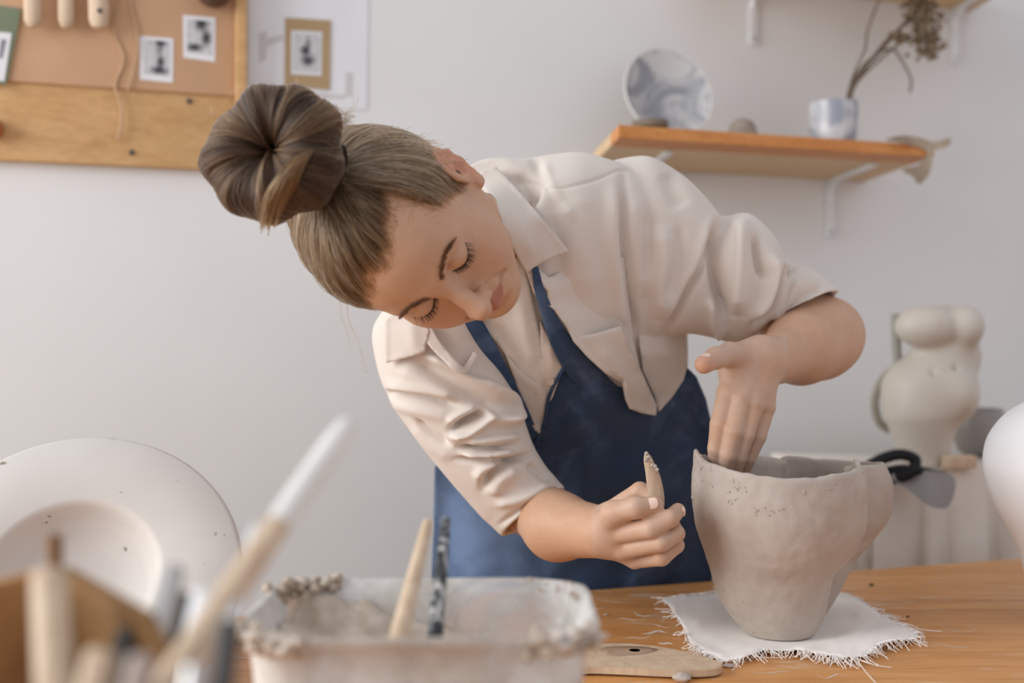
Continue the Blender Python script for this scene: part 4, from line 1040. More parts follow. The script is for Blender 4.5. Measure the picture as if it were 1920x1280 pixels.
# arms and hands; hand joints as (px, py, depth)
def C3(a, b, ra, rb, k): return Cone(P(*a), P(*b), ra, rb, k)
ELL = (1548, 628, 1.535); ELR = (985, 938, 1.485)
arm = [Cone(SHL, P(*ELL), .046, .040, .03), C3(ELL, (1547, 634, 1.53), .040, .0405, .03), C3(ELL, (1502, 652, 1.465), .0405, .0385, .03), C3((1530, 647, 1.505), (1502, 654, 1.465), .0415, .0385, .03), C3((1502, 654, 1.465), (1436, 680, 1.375), .0385, .029, .02),
       Cone(SHR, P(*ELR), .044, .038, .02), C3(ELR, (1045, 986, 1.40), .038, .0390, .02), C3((1045, 986, 1.40), (1132, 998, 1.322), .0390, .0295, .02)]
LW = (1430, 678, 1.37)
def finger(j, r, k=.0022):
    return [C3(j[i], j[i+1], r[i], r[i+1], k) for i in range(len(j)-1)]
hl = []
for mc, r in (((1364, 735, 1.350), .0128), ((1390, 748, 1.341), .0125), ((1415, 757, 1.344), .0120), ((1437, 763, 1.354), .0110)):
    hl.append(C3(LW, mc, .019, r, .010))
hl += [C3((1425, 662, 1.372), (1376, 672, 1.360), .021, .018, .014), C3((1425, 672, 1.372), (1372, 700, 1.358), .019, .015, .012)]
for mc in ((1366, 735, 1.3415), (1390, 748, 1.3325), (1415, 757, 1.3355), (1435, 762, 1.346)): hl.append(Cone(P(1424, 690, 1.352), P(*mc), .0025, .0042, .006))
FL = [[(1364, 735, 1.350), (1350, 796, 1.338), (1343, 840, 1.342), (1341, 872, 1.354)], [(1390, 748, 1.341), (1376, 808, 1.328), (1366, 852, 1.333), (1359, 886, 1.347)],
      [(1415, 757, 1.344), (1398, 815, 1.334), (1386, 856, 1.340), (1377, 889, 1.354)], [(1437, 763, 1.354), (1422, 818, 1.348), (1405, 858, 1.352), (1394, 886, 1.362)]]
RL = [(.0126, .0119, .0102, .0086), (.0120, .0110, .0095, .0080), (.0114, .0104, .0090, .0076), (.0104, .0094, .0082, .0070)]
for j, r in zip(FL, RL): hl += finger(j, r)
TL = [(1402, 670, 1.366), (1368, 664, 1.342), (1342, 671, 1.312), (1320, 683, 1.292)]
hl += finger(TL, (.0165, .0138, .0122, .0108), .006)
RW = (1128, 998, 1.325)
hr = []
MC = [(1143, 960, 1.322), (1152, 1000, 1.300), (1168, 1029, 1.305), (1190, 1048, 1.322)]
for mc, r in zip(MC, (.0125, .0128, .0125, .0115)): hr.append(C3(RW, mc, .022, r, .010))
FR = [[MC[0], (1200, 920, 1.310), (1226, 934, 1.300), (1230, 956, 1.300)], [MC[1], (1220, 990, 1.268), (1256, 972, 1.268), (1271, 957, 1.286)],
      [MC[2], (1240, 1016, 1.272), (1268, 1000, 1.280), (1262, 985, 1.306)], [MC[3], (1240, 1044, 1.288), (1268, 1022, 1.296), (1258, 1004, 1.318)]]
RR = [(.0120, .0105, .0096, .0085), (.0122, .0114, .0102, .0088), (.0118, .0108, .0098, .0085), (.0108, .0102, .0092, .0080)]
for j, r in zip(FR, RR): hr += finger(j, r)
TR = [(1138, 985, 1.305), (1150, 962, 1.284), (1192, 951, 1.268), (1228, 946, 1.272)]
hr += finger(TR, (.0175, .0135, .0115, .0095), .006)
body_me = sdf_mesh(hd+tor+arm+hl+hr, .0016, 2)
# local colour of the skin; the ears also carry painted light
bv = get_v(body_me); hlp = HL(bv); nV = len(bv)
tint = np.tile(np.array([.60, .365, .235]), (nV, 1))
def blend(w, c):
    global tint
    tint = tint*(1-w[:, None])+np.array(c)[None]*w[:, None]
g3 = lambda p, c, r: np.exp(-(((p-np.array(c))/np.array(r))**2).sum(1))
ishead = (np.abs(hlp[:, 0]) < .1) & (np.abs(hlp[:, 1]) < .14) & (hlp[:, 2] > -.12) & (hlp[:, 2] < .15)
for s in (-1, 1):
    blend(ishead*.30*g3(hlp, (s*.046, .066, -.014), (.020, .04, .018)), (.60, .30, .21))
    blend(ishead*.6*g3(hlp, (s*.086, -.012, .008), (.012, .02, .04)), (.68, .26, .15))  # redder ears: light glowing through them is put into the tint
blend(ishead*.30*g3(hlp, (0, .118, -.011), (.012, .02, .010)), (.62, .31, .23))
lip = np.zeros(nV)
x_ = np.abs(hlp[:, 0])/.0245; up_ = MZ+.0105*(1-x_**2*.75)-.0015*np.exp(-(hlp[:, 0]/.004)**2); dn_ = MZ-.0125*(1-x_**2)+.001
lw = np.clip((up_-hlp[:, 2])/.0016, 0, 1)*np.clip((hlp[:, 2]-dn_)/.0016, 0, 1)*np.clip((1.02-x_)*6, 0, 1)*(hlp[:, 1] > .080)*ishead
blend(lw*.72, (.42, .135, .105))
# scalp skin under the hair takes the hair's own colour
def hairline(p):                        # > 0 inside the haired region; local head space, metres
    x, y, z = p[:, 0], p[:, 1], p[:, 2]; ax = np.abs(x)
    ys = np.interp(z, [-.08, -.045, -.02, .0, .016, .035, .05, .060, .071, .083, .094, .106], [-.055, -.035, -.010, .012, .017, .034, .047, .050, .046, .036, .020, -.03])
    yr = np.interp(z, [-.08, -.045, -.02, .0, .016, .035, .05, .060, .071, .083, .094, .106], [-.055, -.035, -.010, .012, .020, .034, .046, .053, .060, .066, .068, .03])
    ys = np.where(x > 0, yr, ys)
    zf = np.interp(ax, [0, .012, .029, .05, .09], [.096, .100, .104, .106, .100])
    wv = .0016*np.sin(x*260)+.0012*np.sin(z*310+y*190)
    return np.maximum(ys-y, z-zf)+wv*.6
hw = np.clip(hairline(hlp)/.016+.25, 0, 1)*ishead*(np.abs(hlp[:, 0]) < .079)
blend(hw*.9, (.10, .062, .036))
pv = proj(bv)
isL = (pv[:, 0] > 1290) & (pv[:, 0] < 1475) & (pv[:, 1] > 630) & (bv[:, 1] < 1.42)
isR = (pv[:, 0] > 1110) & (pv[:, 0] < 1300) & (pv[:, 1] > 880) & (bv[:, 1] < 1.37) & (bv[:, 1] > 1.2)
dust = np.array([.5+.5*mno.noise(Vector(p*38))+.25*mno.noise(Vector(p*110)) for p in bv[isL | isR]]) if (isL | isR).any() else np.zeros(0)
w = np.zeros(nV); w[isL | isR] = np.clip(dust*1.1, 0, .75)
blend(w*.55, (.60, .475, .40))
tipd = np.linalg.norm(bv-P(*TL[3]), axis=1); blend(np.exp(-(tipd/.012)**2)*.7, (.66, .27, .17))
fl = np.zeros(nV)
for j in FL: fl = np.maximum(fl, np.exp(-(np.linalg.norm(bv-P(*j[3]), axis=1)/.022)**2))
blend(fl*.55, (.42, .31, .245))
ca = body_me.color_attributes.new('tint', 'FLOAT_COLOR', 'POINT')
ca.data.foreach_set('color', np.concatenate([np.clip(tint, 0, 1), np.ones((nV, 1))], 1).astype(np.float32).ravel())
body = link('body', body_me, M['skin'], per_)
print('body verts', nV)
body_bvh = bvh_of(body_me)
# finger nails
def nail(pt, nrm, along, w, l, parent=body):
    nrm = nrm/np.linalg.norm(nrm); al = along-nrm*(along@nrm); al /= np.linalg.norm(al); sd = np.cross(nrm, al); v = []; f = []; n = 9
    for j in range(n):
        for i in range(n):
            a, b = i/(n-1)*2-1, j/(n-1)*2-1; k = 1 if abs(b) < .5 else math.sqrt(max(0, 1-((abs(b)-.5)/.5)**2*.8))
            v.append(pt+sd*a*k*w+al*b*l-nrm*(.35*w*a*a*k*k+.12*l*b*b))
    for j in range(n-1):
        for i in range(n-1): q0 = j*n+i; f.append([q0, q0+1, q0+n+1, q0+n])
    fr_ = np.array(v); vv, ff = close_sheet(fr_+nrm*.0006, fr_-nrm*.0012, f)
    o = MB().add(vv, ff).build('fingernail', M['nail'], parent); return o
a, b = P(*TR[2]), P(*TR[3]); dd = b-a; tocam = V(*CAM)-b; tocam /= np.linalg.norm(tocam); nn = tocam+V(.0, 0, .25)
nail(a+dd*.78+nn/np.linalg.norm(nn)*.0104, nn, dd, .0062, .0078)
a, b = P(*FR[1][2]), P(*FR[1][3]); dd = b-a; nn = V(1, -.15, .15); nail(a+dd*.9+nn/np.linalg.norm(nn)*.0090, nn, dd, .0052, .0070)
a, b = P(*TL[2]), P(*TL[3]); dd = b-a; nn = V(-.15, -.25, 1); nail(a+dd*.8+nn/np.linalg.norm(nn)*.0108, nn, dd, .0062, .0075)
# the modelling tool in her right hand
M['clayed_wood'] = wood_mat('clayed_wood', srgb(168, 142, 116), srgb(206, 182, 156), (0, 0, 1), 1.5, .7)
kn = slab('modelling_knife', [(1210, 848), (1219, 853), (1229, 872), (1238, 892), (1244, 918), (1246, 945), (1242, 968), (1234, 992), (1222, 1000), (1216, 985), (1218, 955), (1214, 920), (1210, 885), (1207, 862)], 1.285, .010, M['clayed_wood'], None, 4, .7)
tag(kn, 'small clay-tipped wooden modelling knife held in her right hand', 'tool')
mb = MB()
for x, y in ((1212, 850), (1216, 856), (1221, 863), (1223, 872), (1228, 874), (1211, 862), (1232, 880)):
    c = P(x, y, 1.281); s = RNG.uniform(.0012, .0026); mb.lathe(c, [(s*.3, -s), (s, -s*.2), (s*.8, s*.5), (s*.2, s)], 8)
mb.build('clay_residue', M['clay'], kn)

# ---- brows and lashes
def face_pt(x, z, y0=.16):
    o = H(x, y0, z); d = HR@V(0, -1, 0); h = body_bvh.ray_cast(Vector(o), Vector(d)); return (np.array(h[0]) if h[0] is not None else H(x, .09, z)), d
for s in (-1, 1):
    cv = []; rad = []
    for i in range(210):
        t = RNG.random(); x = s*(.011+.037*t); z = .0415+.0070*math.sin(min(1, t*1.35)*math.pi*.62)-.004*max(0, t-.7)/.3+RNG.normal()*.0021*(1-.6*t)
        p, d = face_pt(x, z); fw = HR@V(s*(.6+.6*t), 0, .8*(1-t)-.25); ln = .0075*(1-.3*t)*HS_
        cv.append([p-d*.0004+fw*ln*k/3-d*.0009*math.sin(k/3*math.pi) for k in range(4)]); rad.append([.00032, .00032, .00024, .00008])
    strands('eyebrow', cv, rad, RNG.uniform(.1, .5, len(cv)), M['hair'], body)
    cv = []; rad = []; mb = MB(); line = []
    for i in range(17):
        t = i/16; x = s*(EX-.0145+.031*t); z = EZ-.0035-.0068*math.sin(t*math.pi)**.8+.002*t
        p, d = face_pt(x, z); line.append(p-d*.0002)
    line = crom(line, 3); mb.tube(line, [.0003+.0009*math.sin(math.pi*min(1, .1+k/len(line))) for k in range(len(line))], 8)
    mb.build('lash_line', M['lash'], body)
    for i in range(64):
        t = RNG.random(); p = line[int(t*(len(line)-1))]; ln = (.0065+.004*t)*HS_
        dv = HR@V(s*(t-.35)*1.0, .8, -.75); dv /= np.linalg.norm(dv); upv = HR@V(0, .1, .6)
        cv.append([p+dv*ln*k/4+upv*ln*.45*(k/4)**2 for k in range(5)]); rad.append([.00030, .00027, .0002, .00013, .00005])
    strands('eyelash', cv, rad, np.zeros(len(cv)), M['lash'], body)
# ---------------------------------------------------------------- clothes
# the torso of the shirt as one volume, used to drape everything over
TORSO = [((835, 1180), (1330, 1180), 1.80, .115), ((840, 1000), (1326, 990), 1.76, .115), ((848, 880), (1312, 850), 1.70, .112), ((830, 790), (1290, 720), 1.645, .112), ((775, 715), (1286, 600), 1.575, .115),
         ((728, 655), (1282, 470), 1.515, .112), ((745, 575), (1228, 345), 1.47, .098), ((820, 490), (1110, 292), 1.44, .072), ((862, 440), (1010, 305), 1.425, .058), ((880, 415), (975, 325), 1.415, .052)]
SLL = [((1150, 300), (1130, 620), 1.49, .07), ((1210, 292), (1190, 640), 1.495, .074), ((1262, 318), (1245, 632), 1.50, .072), ((1310, 362), (1295, 626), 1.505, .070), ((1348, 404), (1338, 634), 1.51, .068),
       ((1402, 402), (1380, 642), 1.512, .070), ((1426, 458), (1410, 606), 1.525, .058), ((1480, 487), (1424, 612), 1.53, .056), ((1530, 512), (1418, 622), 1.525, .053), ((1574, 548), (1402, 634), 1.52, .052)]
SLR = [((740, 560), (930, 560), 1.455, .07), ((700, 615), (930, 640), 1.45, .072), ((706, 680), (945, 690), 1.448, .070), ((728, 742), (968, 745), 1.448, .068), ((768, 806), (988, 800), 1.45, .066),
       ((818, 868), (1002, 838), 1.452, .062), ((868, 930), (1022, 872), 1.458, .058), ((908, 974), (1042, 894), 1.46, .056), ((944, 1003), (1056, 916), 1.455, .052)]
mb = MB(); mb.add(*tube_rings(TORSO, 64, 6)); mb.add(*tube_rings(SLL, 56, 6, True)); mb.add(*tube_rings(SLR, 56, 6, True))
mb.add(*tube_rings([((705, 610), (905, 560), 1.455, .07), ((800, 560), (1000, 430), 1.45, .08), ((1020, 470), (1150, 350), 1.485, .065)], 40, 5))
mb.add(*tube_rings([((880, 938), (1026, 886), 1.462, .058), ((890, 948), (1030, 888), 1.462, .0605), ((916, 980), (1046, 901), 1.46, .060), ((943, 1008), (1060, 913), 1.455, .056)], 56, 5, True))
shirt_me = remesh(mb, .0023, 8)
mbt = MB(); mbt.add(*tube_rings(TORSO, 64, 6)); tm = bpy.data.meshes.new('t'); tm.from_pydata(mbt.v, [], mbt.f); torso_bvh = bvh_of(tm)
SF = [ # right-hand (image) sleeve and shoulder
  ([(1347, 412), (1322, 490), (1290, 545), (1262, 600), (1240, 640)], 7, -.008), ([(1335, 410), (1308, 490), (1276, 545), (1250, 600)], 11, .004),
  ([(1362, 410), (1347, 450), (1342, 500), (1350, 555), (1362, 600)], 12, -.021), ([(1398, 412), (1388, 450), (1384, 520), (1378, 590)], 19, .016), ([(1412, 440), (1420, 490), (1434, 525)], 7, -.008),
  ([(1334, 560), (1338, 600), (1358, 634)], 9, .008), ([(1440, 475), (1452, 510), (1440, 560), (1405, 600)], 12, .011),
  ([(1492, 494), (1468, 514), (1458, 545), (1442, 582), (1412, 610)], 7, -.014), ([(1500, 520), (1478, 560), (1446, 605)], 10, .006), ([(1545, 535), (1505, 560), (1470, 600)], 8, -.004), ([(1570, 560), (1525, 570), (1480, 598), (1440, 630)], 7, .006),
  ([(1170, 325), (1168, 430), (1180, 540), (1196, 655)], 8, -.008), ([(1150, 340), (1150, 440), (1160, 540), (1172, 640)], 14, .006), ([(1190, 360), (1196, 460), (1215, 560)], 22, .006),
  ([(1000, 290), (1020, 330), (1062, 400)], 12, -.006), ([(960, 345), (985, 340), (1000, 390)], 10, -.007), ([(1015, 300), (1030, 340), (1075, 420)], 10, .006),
  ([(1250, 320), (1268, 365), (1280, 390)], 16, -.006), ([(1085, 345), (1090, 450), (1095, 560)], 30, .005), ([(1235, 420), (1245, 500), (1235, 600)], 20, .009), ([(1208, 380), (1218, 480), (1212, 600)], 14, -.006), ([(1275, 420), (1268, 490), (1246, 560)], 12, -.005), ([(1040, 400), (1048, 470), (1044, 540)], 16, -.004),
  ([(955, 350), (985, 338), (1020, 350), (1060, 352), (1110, 340), (1165, 318), (1205, 328), (1250, 350)], 2.5, -.0022),
  # left-hand (image) sleeve
  ([(715, 735), (760, 742), (810, 750), (862, 762)], 6, -.009), ([(722, 722), (790, 732), (860, 746)], 11, .005), ([(725, 756), (790, 770), (850, 785)], 12, .004),
  ([(770, 668), (830, 705), (890, 740), (945, 772)], 13, -.009), ([(790, 662), (850, 692), (905, 728), (955, 756)], 8, .008), ([(745, 690), (800, 715), (860, 745)], 12, .004),
  ([(845, 806), (868, 790), (905, 771)], 7, -.013), ([(843, 818), (880, 812), (914, 785), (908, 768)], 8, .009), ([(840, 795), (862, 778), (895, 764)], 8, .006),
  ([(858, 838), (914, 841), (962, 837)], 5, -.012), ([(868, 850), (920, 852), (965, 846)], 7, .008), ([(870, 826), (920, 826), (975, 818)], 8, .007), ([(855, 860), (914, 862), (975, 858), (1004, 846)], 5, -.009),
  ([(905, 918), (918, 893), (950, 870), (985, 858)], 7, -.010), ([(925, 930), (938, 900), (970, 880)], 14, .006), ([(895, 900), (905, 880), (935, 866)], 9, .005),
  ([(780, 785), (806, 812), (842, 834)], 5, -.006), ([(768, 800), (800, 830), (850, 860)], 12, .003), ([(925, 945), (980, 935), (1035, 905)], 9, .004), ([(935, 985), (985, 950), (1030, 925), (1052, 908)], 5, -.004),
  ([(990, 870), (1015, 885), (1030, 905)], 8, -.005), ([(914, 783), (940, 792), (968, 790)], 9, .006), ([(885, 705), (930, 730), (968, 755), (976, 778), (960, 790), (925, 782)], 7, .008)]
SF = [(a, b, c*(1.7 if b <= 9 and b > 3 else 1.25)) for a, b, c in SF]
wrinkle(shirt_me, SF, .0016, 24, 1)
shirt = link('shirt', shirt_me, M['shirt'], per_)
shirt_bvh = bvh_of(shirt_me)
neck_bvh = bvh_of(shirt_me, sdf_mesh(neck, .005, 1))
# cream undershirt at the neckline
ts = drape('undershirt', [(880, 596), (915, 570), (950, 520), (972, 478), (985, 500), (994, 545), (1004, 590), (1014, 640), (1020, 700), (1012, 740), (990, 720), (950, 668), (915, 625)], torso_bvh, .0065, M['tee'], per_, 6,
     [([(975, 560), (985, 620), (1000, 690)], 14, .006), ([(925, 600), (955, 640), (985, 690)], 12, -.004), ([(955, 500), (965, 530), (940, 580), (905, 600)], 5, .003)], 25, noise_amp=.002)
# apron: skirt and bib in one sheet
def ap_off(x, y): return .013+.02*max(0, (y-850)/300)
AP = [(1003, 826), (1014, 812), (1020, 785), (1026, 745), (1040, 722), (1056, 690), (1064, 676), (1100, 690), (1160, 725), (1220, 735), (1290, 690), (1306, 706), (1324, 748), (1336, 800), (1340, 870), (1338, 960), (1336, 1085), (1332, 1180), (806, 1180), (808, 1110), (812, 1000), (815, 875), (822, 866), (850, 862), (920, 845), (965, 838), (974, 812), (985, 822)]
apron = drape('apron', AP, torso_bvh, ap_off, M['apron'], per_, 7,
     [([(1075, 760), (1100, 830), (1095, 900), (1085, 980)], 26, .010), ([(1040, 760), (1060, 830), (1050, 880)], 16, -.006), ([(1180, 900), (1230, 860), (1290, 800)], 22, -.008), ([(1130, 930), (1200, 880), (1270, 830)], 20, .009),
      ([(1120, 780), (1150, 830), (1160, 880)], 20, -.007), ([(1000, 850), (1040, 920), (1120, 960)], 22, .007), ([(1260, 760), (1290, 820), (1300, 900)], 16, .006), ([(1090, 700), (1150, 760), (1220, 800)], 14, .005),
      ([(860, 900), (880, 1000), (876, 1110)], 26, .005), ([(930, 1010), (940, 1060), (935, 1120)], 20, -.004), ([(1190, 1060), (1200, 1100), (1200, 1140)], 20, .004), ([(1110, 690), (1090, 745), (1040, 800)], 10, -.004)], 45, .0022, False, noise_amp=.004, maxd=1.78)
hem = [(974, 812), (985, 824), (1003, 828), (1014, 812), (1021, 785), (1027, 745), (1042, 720), (1060, 680)]
def strap(name, pts, wid, off, bv, folds=(), mat='apron', parent=apron, it=16):
    c = crom(pts, 6); t = np.gradient(c, axis=0); t /= np.linalg.norm(t, axis=1)[:, None]; n = np.stack([-t[:, 1], t[:, 0]], 1)
    w = np.interp(np.linspace(0, 1, len(c)), np.linspace(0, 1, len(wid)), wid)[:, None]
    out = np.vstack([c+n*w, (c-n*w)[::-1]]); return drape(name, out, bv, off, M[mat], parent, 5, folds, it, .0022, False)
def taper_off(y0, y1): return lambda x, y: .0185-.012*np.clip((y-y0)/(y1-y0), 0, 1)
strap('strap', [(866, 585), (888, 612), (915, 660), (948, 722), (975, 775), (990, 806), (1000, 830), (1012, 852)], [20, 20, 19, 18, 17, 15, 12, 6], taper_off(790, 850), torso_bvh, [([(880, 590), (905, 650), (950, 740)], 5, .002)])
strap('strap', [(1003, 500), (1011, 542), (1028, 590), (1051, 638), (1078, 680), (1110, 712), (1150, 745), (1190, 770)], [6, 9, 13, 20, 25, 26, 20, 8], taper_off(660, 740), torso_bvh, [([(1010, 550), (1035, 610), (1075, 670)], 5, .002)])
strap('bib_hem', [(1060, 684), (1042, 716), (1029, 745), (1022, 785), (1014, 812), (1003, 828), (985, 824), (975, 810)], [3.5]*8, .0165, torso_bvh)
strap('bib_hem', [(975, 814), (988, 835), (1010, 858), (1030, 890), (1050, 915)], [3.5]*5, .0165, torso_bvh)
# shirt fronts hanging over the apron, collar, placket
sf1 = [(1006, 500), (1030, 520), (1062, 500), (1110, 486), (1150, 480), (1170, 482), (1176, 540), (1188, 640), (1200, 690), (1232, 760), (1230, 779), (1205, 775), (1180, 766), (1172, 748), (1166, 716), (1135, 700), (1100, 668), (1075, 640), (1062, 612), (1040, 582), (1028, 572), (1026, 545), (1012, 530)]
PLE = np.array([(1003, 496), (1012, 530), (1026, 545), (1028, 572), (1040, 582), (1062, 612), (1075, 640), (1100, 668), (1135, 700)], float)
def sf_off(x, y):
    dl = poly_dist(np.array([[x, y]], float), PLE)[0][0]
    return -.005+.024*(1-min(1, dl/75))**1.5*min(1, max(0, (y-485)/40))+.030*np.clip((y-570)/170, 0, 1)
drape('shirt_front', sf1, shirt_bvh, sf_off, M['shirt'], shirt, 6,
      [([(1162, 612), (1180, 650), (1205, 710), (1228, 770)], 5, .004), ([(1130, 660), (1160, 695), (1190, 740)], 14, .006)], 3, .0022, False)
pk = drape('pocket', [(1072, 630), (1110, 626), (1163, 611), (1180, 648), (1206, 708), (1232, 770), (1229, 779), (1204, 774), (1181, 765), (1174, 745), (1168, 712), (1138, 694), (1102, 664), (1082, 645)], shirt_bvh, lambda x, y: .0125+.026*np.clip((y-520)/220, 0, 1), M['shirt'], shirt, 6,
      [([(1074, 634), (1112, 630), (1160, 616)], 4, .0015), ([(1165, 620), (1205, 715), (1226, 770)], 4, .002), ([(1120, 655), (1155, 690), (1190, 740)], 14, .006)], 10, .0018, False)
drape('shirt_flap', [(1192, 600), (1215, 585), (1262, 585), (1283, 615), (1288, 690), (1282, 712), (1262, 742), (1236, 772), (1226, 740), (1206, 695)], torso_bvh, lambda x, y: -.006+.026*np.clip((y-615)/50, 0, 1), M['shirt'], shirt, 6, [([(1240, 640), (1262, 680), (1250, 740)], 14, .006), ([(1278, 650), (1284, 690), (1268, 735)], 5, .003)], 12, .0022, False)
drape('shirt_front', [(946, 660), (972, 690), (1000, 712), (1020, 722), (1026, 760), (1022, 785), (1012, 812), (1002, 806), (984, 770), (966, 716)], torso_bvh, .011, M['shirt'], shirt, 5, [([(950, 672), (985, 712), (1016, 730)], 6, .003)], 12, .002, False)
drape('shirt_front', [(1012, 600), (1026, 625), (1048, 652), (1062, 682), (1048, 712), (1036, 745), (1026, 760), (1018, 725), (1012, 690), (1014, 650)], torso_bvh, .0085, M['shirt'], shirt, 5, [([(1030, 640), (1036, 700)], 8, .004)], 12, .002, False)
h_ = torso_bvh.ray_cast(CAM, (Vector(P(1031, 714, 1))-CAM).normalized()); bp = np.array(h_[0]); vw = V(*CAM)-bp; vw /= np.linalg.norm(vw)
xx_ = np.cross(vw, V(0, 0, 1)); xx_ /= np.linalg.norm(xx_)
MB().lathe(bp+vw*.0105, [(.0055, 0), (.006, .001), (.0055, .0022), (.004, .0018), (.001, .0018)], 20, vw, xx_).build('button', plain('button_horn', srgb(196, 176, 156), .35, .05, 40, 0), shirt)
cl = drape('collar', [(893, 334), (905, 318), (930, 312), (955, 338), (982, 368), (1010, 402), (1042, 440), (1068, 472), (1040, 481), (1018, 491), (1003, 500), (988, 512), (975, 490), (958, 458), (938, 412), (915, 370)], neck_bvh, lambda x, y: .014+.010*np.clip((x-960)/100, 0, 1), M['shirt'], shirt, 5, [([(985, 376), (1030, 430), (1062, 470)], 4, .0015), ([(925, 340), (975, 420), (1000, 490)], 14, .004)], 18, .0028, False)
drape('placket', [(986, 508), (1003, 500), (1012, 528), (1026, 548), (1028, 572), (1012, 566), (1000, 548)], shirt_bvh, .012, M['shirt'], shirt, 4, [], 12, .0025, False)
drape('collar', [(722, 602), (735, 588), (765, 586), (795, 598), (806, 620), (800, 645), (797, 660), (765, 670), (723, 681), (722, 640)], shirt_bvh, .013, M['shirt'], shirt, 5, [([(735, 672), (765, 664), (796, 656)], 4, .0015), ([(770, 600), (776, 660)], 12, .003)], 16, .0028, False)
strap('placket', [(797, 612), (812, 640), (836, 668), (856, 688), (870, 694), (882, 680), (893, 662)], [12, 11, 9, 8, 7, 6, 6], .012, shirt_bvh, [], 'shirt', shirt)
# cuffs turned back
def cuff(ring0, ring1, name='cuff'):
    mbc = MB(); v, f = tube_rings([ring0, ring1], 56, 6, True); mbc.add(v, f); me_ = remesh(mbc, .003, 3); return link(name, me_, M['shirt'], shirt)
# trousers, shoes
mb = MB()
for s in (-1, 1):
    hip = V(.09+s*.085, 1.80, .84); kn_ = V(.10+s*.10, 1.79, .47); an = V(.10+s*.11, 1.82, .10)
    mb.tube([hip+ZA*.05, hip-ZA*.1, (hip+kn_)/2, kn_, (kn_+an)/2, an], [.095, .092, .080, .068, .062, .060], 28)
mb.tube([V(.09, 1.80, .80), V(.09, 1.80, .90), V(.09, 1.79, .98)], [.12, .125, .11], 32, flat=(V(1, 0, 0), 1.45))
link('trousers', remesh(mb, .010, 4), M['trousers'], per_)
for s in (-1, 1):
    mb = MB(); c = V(.10+s*.11, 1.82, 0)
    mb.tube([c+V(0, .05, .035), c+V(0, .02, .042), c+V(0, -.06, .042), c+V(0, -.14, .034), c+V(0, -.185, .028)], [.028, .040, .042, .040, .02], 20, flat=(ZA, .85))
    mb.tube([c+ZA*.05, c+ZA*.115], [.042, .048], 20)
    link('shoe', remesh(mb, .005, 3), M['shoe'], per_)
# ---------------------------------------------------------------- hair
hcn = np.array([0, -.005, .045])
def scalp_r(dirs, lift=0.0):            # distance from the head centre to the lifted scalp, local metres
    lo = np.zeros(len(dirs)); hi = np.full(len(dirs), .2)
    for _ in range(24):
        m = (lo+hi)/2; p = HT+HS_*((hcn+dirs*m[:, None])@HR.T); s = sdf_eval(hd[:3], p)-lift*HS_
        lo = np.where(s < 0, m, lo); hi = np.where(s < 0, hi, m)
    return lo
BD = 1.105; BC = P(516, 288, BD)        # bun centre
bl = HL(BC); bt = bl-hcn; bdir = bt/np.linalg.norm(bt)
base_l = HL(P(598, 322, 1.13)); base_dir = (base_l-hcn)/np.linalg.norm(base_l-hcn)
# roots over the haired scalp
dd_ = RNG.normal(size=(60000, 3)); dd_ /= np.linalg.norm(dd_, axis=1)[:, None]
rt = hcn+dd_*scalp_r(dd_)[:, None]; hv = hairline(rt)
ok = (hv > -.004+.010*RNG.random(len(rt))**2-.002) & (rt[:, 2] > -.075)
edge = (hv < .012)
keep = ok & (edge | (RNG.random(len(rt)) < .42))
roots = dd_[keep]; hvk = hv[keep]; n_s = len(roots); ns = 18
tt = np.linspace(0, 1, ns)
ang = np.arccos(np.clip(roots@base_dir, -1, 1)); lock = np.array([mno.noise(Vector(r*9)) for r in roots]); lock2 = np.array([mno.noise(Vector(r*26+V(5, 0, 0))) for r in roots])
cur = np.zeros((n_s, ns, 3))
jit = RNG.normal(size=(n_s, 3))*.05+.16*(roots-base_dir*(roots@base_dir)[:, None])
tgt = base_dir+jit*1.0; tgt /= np.linalg.norm(tgt, axis=1)[:, None]
lift0 = .0026+.0036*RNG.random(n_s)**1.4+.0030*lock+.0028*lock2
for i, t in enumerate(tt):
    w1 = np.sin((1-t)*ang)/np.sin(np.maximum(ang, 1e-3)); w2 = np.sin(t*ang)/np.sin(np.maximum(ang, 1e-3))
    d = roots*w1[:, None]+tgt*w2[:, None]
    sag = (.05*math.sin(t*math.pi))*np.array([0, 0, -1.0])*0
    d = d+sag; d /= np.linalg.norm(d, axis=1)[:, None]
    lf = lift0*min(1, t*2.6+.03)+.006*t**2+.004*math.sin(t*math.pi)
    wob = .0012*np.sin(t*9+lock*12)
    cur[:, i] = hcn+d*(scalp_r(d)+lf+wob)[:, None]
curw = HT+HS_*(cur@HR.T)
last = curw[:, -1:, :]; tail = np.stack([last[:, 0]+(BC-last[:, 0])*t for t in (.35, .75)], 1); curw = np.concatenate([curw, tail], 1); ns += 2
lock3 = np.array([mno.noise(Vector(r*60+V(2, 9, 0))) for r in roots])
sh = np.clip(.46+.34*lock+.42*lock2+.40*lock3+.22*RNG.normal(size=n_s)+.10*edge[keep], 0, 1)
rad = np.tile((.00020+.00028*RNG.random(n_s)**2)[:, None], (1, ns)); rad[:, 0] = .00008; rad[:, 1] *= .7
M['hair_scalp'] = hair_mat('ash_brown_hair', [(0, (.020, .011, .005)), (.40, (.066, .038, .018)), (.75, (.165, .102, .053)), (1, (.40, .27, .155))])
hair = strands('hair', curw, rad, sh, M['hair_scalp'], per_); tag(hair, None, None, None, 'stuff')
hair['label'] = 'brown hair swept back to the bun'
